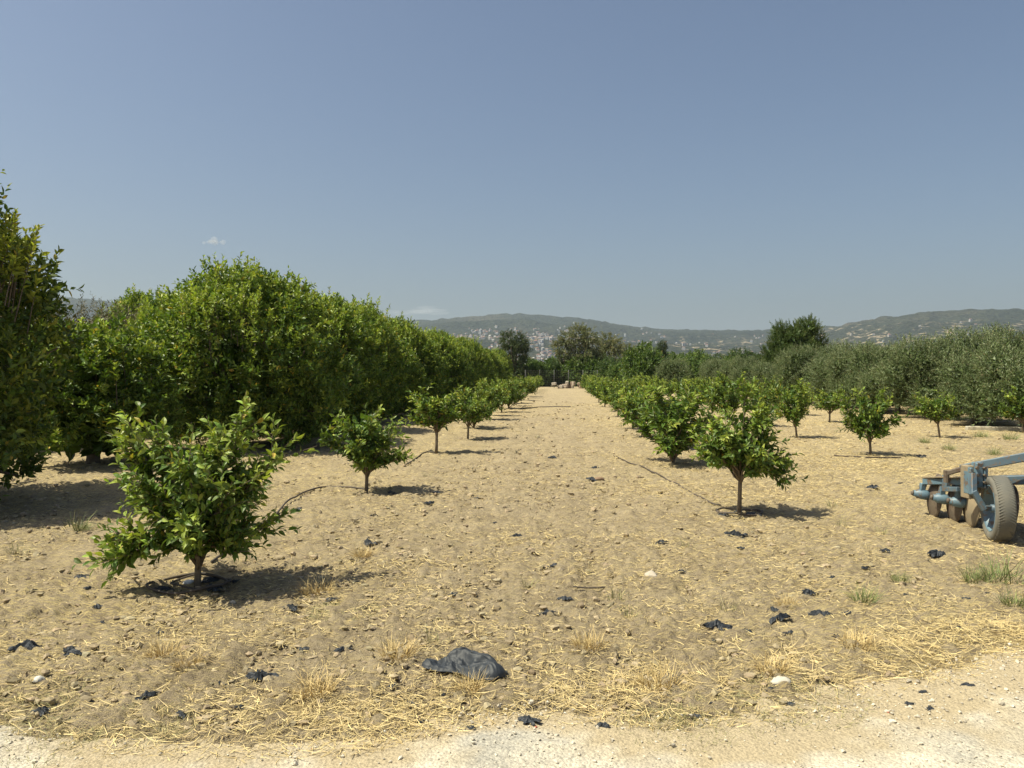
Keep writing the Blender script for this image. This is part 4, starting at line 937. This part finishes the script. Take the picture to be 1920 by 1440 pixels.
def big_sheet():
    n1, n2 = 170, 136; x0, y0 = -.22, 4.22
    X, Yy = np.meshgrid(np.linspace(-.30, .30, n1), np.linspace(-.24, .26, n2))
    def seg(ax, ay, bx, by, r, h):
        dx, dy = bx - ax, by - ay; t = np.clip(((X - ax) * dx + (Yy - ay) * dy) / (dx * dx + dy * dy), 0, 1)
        d = np.hypot(X - ax - t * dx, Yy - ay - t * dy) / r; return d, h
    D = np.full(X.shape, 9.0); Hh = np.zeros(X.shape)
    for a in [(-.06, .10, .07, .0, .10, .085), (-.24, .05, -.04, .03, .060, .035), (.02, .0, .13, -.08, .085, .065), (-.03, .01, .06, -.09, .075, .035), (-.18, .01, .0, -.02, .06, .022)]:
        d, h = seg(*a); D = np.minimum(D, d); Hh = np.maximum(Hh, h * np.sqrt(np.clip(1 - d ** 2.4, 0, 1)))
    D = D + .10 * fbm(X * 9, Yy * 9, None, 61, 2) + .05 * vnoise(X * 40, Yy * 40, None, 66)
    wx = X + .03 * vnoise(X * 9, Yy * 9, None, 67); wy = Yy + .03 * vnoise(X * 9 + 5, Yy * 9, None, 68)
    an = wx * .8 - wy * .6; bn = wx * .6 + wy * .8
    f1 = np.abs(vnoise(an * 5, bn * 17, None, 62)); f2 = np.abs(vnoise(an * 11 + 3, bn * 30, None, 63)); f3 = np.abs(vnoise(wx * 16 + 4, wy * 9, None, 64))
    f4 = np.abs(vnoise(an * 26 + 9, bn * 62, None, 70)); f5 = np.abs(vnoise(wx * 34, wy * 30 + wx * 20, None, 71))
    Z = Hh * (1 + .15 * vnoise(X * 12, Yy * 12, None, 69)) + (.042 * (.35 - f1) + .026 * (.3 - f2) + .020 * (.3 - f3) + .010 * (.3 - f4) + .008 * (.3 - f5)) * np.clip(1.3 - D, 0, 1) + .008
    Z = np.maximum(Z, .004 + .004 * f2)
    jr = np.random.default_rng(7); jx = jr.uniform(-.0003, .0003, X.shape); jy = jx
    V = np.stack([X + jx, Yy + jy, Z], -1).reshape(-1, 3); keep = (D < 1.12)
    ids = np.arange(n1 * n2).reshape(n2, n1); q = np.stack([ids[:-1, :-1], ids[:-1, 1:], ids[1:, 1:], ids[1:, :-1]], -1)
    kq = keep[:-1, :-1] & keep[:-1, 1:] & keep[1:, 1:] & keep[1:, :-1]; q = q[kq]
    used = np.unique(q); remap = np.full(n1 * n2, -1); remap[used] = np.arange(len(used))
    o = link('plastic_sheet', make_mesh('plastic_sheet', V[used], [remap[q]], M['plastic'], True), None, at_ground(x0, y0, .012), (0, 0, 0), (.88, .95, .75))
    tag(o, 'large crumpled black plastic sheet lying by the road edge', 'plastic sheet')
big_sheet()

# ------------------------------------------------------------------ stones
import bmesh
def rock_mesh(seed, c):
    b = bmesh.new(); bmesh.ops.create_icosphere(b, subdivisions=3, radius=.5); V = np.array([v.co[:] for v in b.verts]); Fc = np.array([[v.index for v in f.verts] for f in b.faces]); b.free()
    d = 1 + .30 * vnoise(V[:, 0] * 2.2 + seed, V[:, 1] * 2.2, V[:, 2] * 2.2, seed) + .12 * vnoise(V[:, 0] * 6, V[:, 1] * 6, V[:, 2] * 6, seed)
    V = V * d[:, None] * (1.15, .9, .62); return make_mesh('stone', V, [Fc], M['pebble'], True, np.tile(c, (len(V), 1)))
for i, (px, py, w, c, lab, nm) in enumerate([(1466, 1290, 30, (.52, .48, .40), 'white stone beside a black scrap at the right road edge', 'stone'), (68, 1279, 18, (.58, .56, .50), 'small white stone by the left edge', 'stone'),
        (352, 1094, 20, (.75, .75, .75), 'small white stone at the foot of the nearest left sapling', 'stone'), (430, 1128, 16, (.5, .43, .33), 'pale brown stone in front of the nearest left sapling', 'stone'),
        (1222, 1088, 24, (.42, .37, .30), 'flat grey stone in the middle foreground', 'stone'), (1125, 900, 14, (.25, .17, .11), 'dark brown clod standing up on the path', 'stone')]):
    x, y = GP(px, py); s = w / F * y; tag(link(nm, rock_mesh(200 + i, c), None, at_ground(x, y, s * .2), (0, 0, i * 1.3), s), lab, 'stone')

# ------------------------------------------------------------------ soil clods, straw and gravel: uncountable stuff
ICO = None
def ico():
    b = bmesh.new(); bmesh.ops.create_icosphere(b, subdivisions=1, radius=1); V = np.array([v.co[:] for v in b.verts]); Fc = np.array([[v.index for v in f.verts] for f in b.faces]); b.free(); return V, Fc
def scatter_rocks(name, X, Y, S, C, mat, label, seed, flat=.65, sink=.2, zoff=.0):
    rng = np.random.default_rng(seed); IV, IF = ico(); n, k = len(X), len(IV)
    d = rng.uniform(.45, 1.3, (n, k, 1)); sc = np.stack([rng.uniform(.75, 1.3, n), rng.uniform(.75, 1.3, n), np.full(n, flat) * rng.uniform(.8, 1.2, n)], 1)
    V = IV[None] * d * sc[:, None] * S[:, None, None]; a = rng.uniform(0, 6.28, n); ca, sa = np.cos(a)[:, None], np.sin(a)[:, None]
    V = np.stack([V[..., 0] * ca - V[..., 1] * sa, V[..., 0] * sa + V[..., 1] * ca, V[..., 2]], -1)
    V += np.stack([X, Y, gh(X, Y) + S * flat * (1 - 2 * sink) + zoff], 1)[:, None]
    Fc = (IF[None] + (np.arange(n) * k)[:, None, None]).reshape(-1, 3)
    tag(link(name, make_mesh(name, V.reshape(-1, 3), [Fc], mat, False, np.repeat(C, k, 0))), label, kind='stuff')
def field_points(rng, n, y0=3.4, y1=60, p=1.0, ang=.78):
    """points over the field, thinner with distance"""
    r = (rng.uniform(y0 ** -p, y1 ** -p, n) if False else np.exp(rng.uniform(math.log(y0), math.log(y1), n)))
    u = rng.uniform(-ang, ang, n); return u * r, r
def clods():
    rng = np.random.default_rng(301); X, Y = field_points(rng, 42000, 3.6, 48); e = Y - road_edge(X)
    dn = vnoise(X * .8, Y * .8, None, 71); keep = (e > .05) & (rng.uniform(0, 1, len(X)) < .45 + .5 * dn - .05 * np.clip(X, -4, 6) + .3 * np.exp(-((X - ROW_DIR * Y + .4) / 1.5) ** 2) - .012 * np.clip(Y - 10, 0, 40)); X, Y = X[keep], Y[keep]
    S = .0068 * np.exp(rng.normal(.1, .66, len(X))) * (1 + Y / 22); S = np.clip(S, .004, .022 * (1 + Y / 16))
    c = np.array([.34, .277, .18]) * rng.uniform(.75, 1.15, (len(X), 1)) * (1 + rng.normal(0, .02, (len(X), 3)))
    scatter_rocks('soil_clods', X, Y, S, c, M['clod'], 'crumbly clods of dry soil over the field', 302, .7, .14)
    n = 15000; X = rng.uniform(-4, 5, n); Y = rng.uniform(2.6, 4.9, n); keep = (Y < road_edge(X) + .1) & (rng.uniform(0, 1, n) < .35 + .65 * (fbm(X * 1.7, Y * 2.6, None, 29) > -.2)); X, Y = X[keep], Y[keep]
    S = np.clip(.0042 * np.exp(rng.normal(0, .45, len(X))), .002, .014); m = rng.uniform(0, 1, (len(X), 1))
    c = np.array([.42, .37, .29]) * (1 - m) + np.array([.68, .62, .50]) * m; red = rng.uniform(0, 1, (len(X), 1)) < .004; c = np.where(red, [.5, .16, .1], c) * rng.uniform(.75, 1.1, (len(X), 1))
    scatter_rocks('road_gravel', X, Y, S, c, M['pebble'], 'loose pale gravel on the road', 303, .7, .15, .0165)
clods()

def ribbons(name, X, Y, Z0, L_, az, tilt, bend, w, C, mat, seed):
    """thin bent blades/stalks; 3 points each"""
    n = len(X); rng = np.random.default_rng(seed)
    d = np.stack([np.cos(az) * np.cos(tilt), np.sin(az) * np.cos(tilt), np.sin(tilt)], 1)
    sd = np.stack([-np.sin(az), np.cos(az), np.zeros(n)], 1); roll = rng.uniform(-.9, .9, n)[:, None]; sd = sd * np.cos(roll) + np.array([0, 0, 1.0]) * np.sin(roll)
    p0 = np.stack([X, Y, Z0], 1); p1 = p0 + d * (L_ * .5)[:, None]; hb = sd * (bend * L_ * .5)[:, None]
    p1 = p1 + hb * .3; d2 = d.copy(); d2[:, 2] -= np.abs(bend) * .9 * (tilt > .4)
    p2 = p1 + d2 * (L_ * .5)[:, None] + hb
    ww = (w / 2)[:, None]; V = np.stack([p0 - sd * ww, p0 + sd * ww, p1 - sd * ww * .9, p1 + sd * ww * .9, p2 - sd * ww * .3, p2 + sd * ww * .3], 1)
    o = (np.arange(n) * 6)[:, None, None]; q = (np.array([(0, 1, 3, 2), (2, 3, 5, 4)])[None] + o).reshape(-1, 4)
    return make_mesh(name, V.reshape(-1, 3), [q], mat, False, np.repeat(C, 6, 0))
def straw():
    rng = np.random.default_rng(401); X, Y = field_points(rng, 330000, 3.3, 40); e = Y - road_edge(X)
    dn = .55 * fbm(X * .55, Y * .55, None, 81) + .4 * vnoise(X * 2.3, Y * 2.3, None, 83) + .12 * np.clip(X, -3, 5) - .22 * np.exp(-((X - ROW_DIR * Y + .4) / 1.3) ** 2) * (Y > 5) + .30 * np.exp(-((e - .35) / .3) ** 2) * (1 + vnoise(X * 1.4, Y * 1.4, None, 87))
    keep = (e > -.12) & (rng.uniform(0, 1, len(X)) < np.clip(.42 + .7 * dn, .10, 1)); X, Y, e, dn = X[keep], Y[keep], e[keep], dn[keep]; n = len(X)
    Ln = rng.uniform(.018, .07, n) * (1 + .6 * (np.exp(-((e - .3) / .3) ** 2) * (rng.uniform(0, 1, n) < .5))) * (1 + Y / 40)
    az = rng.uniform(0, 6.28, n); til = np.abs(rng.normal(0, .14, n)); m = rng.uniform(0, 1, (n, 1))
    C = (np.array([.42, .31, .14]) * (1 - m) + np.array([.66, .53, .25]) * m) * rng.uniform(.75, 1.15, (n, 1))
    w = rng.uniform(.0016, .0036, n) * (1 + Y / 14)
    Z = gh(X, Y) + rng.uniform(.008, .022, n) + np.clip(dn, 0, 1) * rng.uniform(0, .018, n)
    tag(link('straw_litter', ribbons('straw_litter', X, Y, Z, Ln, az, til, rng.normal(0, .35, n), w, C, M['straw'], 402)), 'loose yellow straw scattered over the soil', kind='stuff')
straw()

# grass tufts: each a plant
def tuft_mesh(name, seed, n, ht, sp, c1, c2, flat=.0, wd=1.0):
    rng = np.random.default_rng(seed); r = sp * (.35 if flat < .5 else .6) * np.sqrt(rng.uniform(0, 1, n)); a = rng.uniform(0, 6.28, n)
    X, Y = r * np.cos(a), r * np.sin(a); az = a + rng.normal(0, .7 if flat < .5 else 2.2, n); til = np.radians(np.clip(rng.normal(64 - 54 * flat, 18 - 9 * min(flat, 1), n), 1, 88))
    m = rng.uniform(0, 1, (n, 1)); C = (np.array(c1) * (1 - m) + np.array(c2) * m) * rng.uniform(.8, 1.15, (n, 1))
    return ribbons(name, X, Y, np.full(n, -.01), ht * rng.uniform(.4, 1.1, n), az, til, rng.normal(0, .5, n), rng.uniform(.0018, .004, n), C, M['straw'], seed)
DG1, DG2 = (.36, .25, .10), (.62, .48, .22); GG1, GG2 = (.09, .13, .035), (.22, .25, .08); OL1, OL2 = (.17, .17, .07), (.36, .31, .14)
TM = {'dry': [tuft_mesh('dry_tuft', 500 + i, 200, .13, .22, DG1, DG2, .3) for i in range(3)], 'green': [tuft_mesh('green_tuft', 510 + i, 140, .14, .20, GG1, GG2, .15) for i in range(3)],
      'mat': [tuft_mesh('mat_tuft', 520 + i, 900, .07, .6, OL1, OL2, .75) for i in range(3)], 'heap': [tuft_mesh('heap', 530 + i, 420, .16, .5, (.46, .34, .15), (.66, .53, .27), 1.1) for i in range(3)],
      'sparse': [tuft_mesh('sparse', 540 + i, 30, .13, .12, GG1, OL2, .0) for i in range(3)]}
TU = [('dry', 745, 1240, 1.1, 'dry grass tuft left above the big plastic sheet'), ('dry', 590, 1298, 1.2, 'tall dry grass tuft at the road edge left of the big sheet'), ('dry', 1105, 1225, 1.0, 'dry grass tuft right of the big plastic sheet'), ('dry', 1235, 1288, 1.2, 'reddish dry grass tuft at the road edge right of centre'),
      ('green', 1622, 1128, 1.1, 'green grass tuft in the right foreground soil'), ('green', 1880, 1085, 1.9, 'large green grass clump near the right edge below the plough'), ('green', 1835, 1085, 1.3, 'green grass clump left of the large one near the right edge'), ('green', 1905, 1130, 1.2, 'green grass tuft at the right edge'),
      ('sparse', 1560, 950, 1.3, 'thin weed right of the nearest right sapling'), ('sparse', 1580, 985, 1.2, 'thin weed in front of the one right of the right sapling'), ('mat', 1350, 1352, .85, 'olive grass mat spreading onto the gravel right of centre'), ('mat', 1500, 1322, .9, 'olive grass mat right of the white stone'), ('mat', 1250, 1372, .7, 'low grass mat on the gravel below the reddish tuft'),
      ('mat', 30, 1310, .9, 'yellowish grass patch at the lower left edge'), ('mat', 235, 1368, .8, 'dry grass mat at the bottom left road edge'), ('mat', 40, 1405, .8, 'grass patch in the bottom left corner'), ('dry', 1610, 1228, 1.1, 'dry grass tuft before the straw heap at right'), ('heap', 1700, 1245, 1.1, 'straw heap at the right edge of the gravel'), ('heap', 1560, 1258, 1.0, 'straw heap left of the right one'),
      ('heap', 1880, 1205, 1.1, 'straw heap at the far right by the road'), ('heap', 640, 1325, .9, 'flattened straw heap at the road edge left of the sheet'), ('heap', 1110, 1300, .9, 'flattened straw heap at the road edge right of the sheet'), ('heap', 1330, 1280, .8, 'flattened straw heap between the reddish tuft and white stone'),
      ('dry', 595, 1112, 1.2, 'dry grass tuft in the shadow end of the nearest sapling'), ('dry', 680, 1045, 1.0, 'yellow dry grass tuft between sapling and path'), ('sparse', 140, 1000, 2.2, 'thin weed in the shade of the left edge tree'), ('sparse', 25, 1040, 1.5, 'pale weed at the left edge shade border'), ('green', 150, 1000, 1.0, 'small green weed in the shade at left'),
      ('sparse', 1155, 1135, 1.2, 'thin weed right of the dark stick'), ('sparse', 1180, 1165, 1.1, 'tall thin weed below the dark stick'), ('sparse', 990, 1110, 1.0, 'small weed at the path centre'), ('sparse', 810, 1215, 1.0, 'thin weed just above the plastic sheet'), ('sparse', 1285, 1030, 1.0, 'tiny weed in the path right of centre'),
      ('green', 1865, 850, 1.5, 'green grass patch behind the plough'), ('green', 1780, 842, 1.4, 'green grass before the third row sapling'), ('green', 1840, 822, 1.8, 'green grass strip by the long pale beam'), ('green', 1895, 826, 1.8, 'green grass strip at the right end of the long beam'), ('green', 1735, 832, 1.4, 'green grass left of the third row sapling'), ('sparse', 1655, 1005, 1.1, 'thin weed left of the plough'),
      ('dry', 1450, 1268, 1.0, 'dry tuft above the white stone'), ('dry', 300, 1240, 1.0, 'low dry tuft left of the big sheet far side'), ('dry', 350, 1255, .9, 'low dry tuft right of the other low tuft'), ('green', 1690, 1085, .8, 'small green tuft left of the large clump'), ('sparse', 800, 895, 1.2, 'greenish weed right of the second left sapling'), ('sparse', 1365, 1150, 1.1, 'weed by the long black plastic scrap'),
      ('dry', 1475, 1130, .8, 'dry weed above the large right plastic scrap'), ('dry', 880, 1300, .8, 'dry grass poking out below the plastic sheet'), ('mat', 640, 1150, .7, 'thin dry grass patch beyond the sheet')]
nm = {'dry': 'dry_grass_tuft', 'green': 'green_grass_tuft', 'mat': 'grass_patch', 'heap': 'straw_heap', 'sparse': 'weed'}
for k, px, py, s, lab in TU:
    x, y = GP(px, py); o = link(nm[k], TM[k][rnd.randrange(3)], None, at_ground(x, y, .015), (0, 0, rnd.uniform(0, 6.28)), s * (1 if k not in ('mat', 'heap') else 1)); tag(o, lab, 'straw' if k == 'heap' else 'grass')
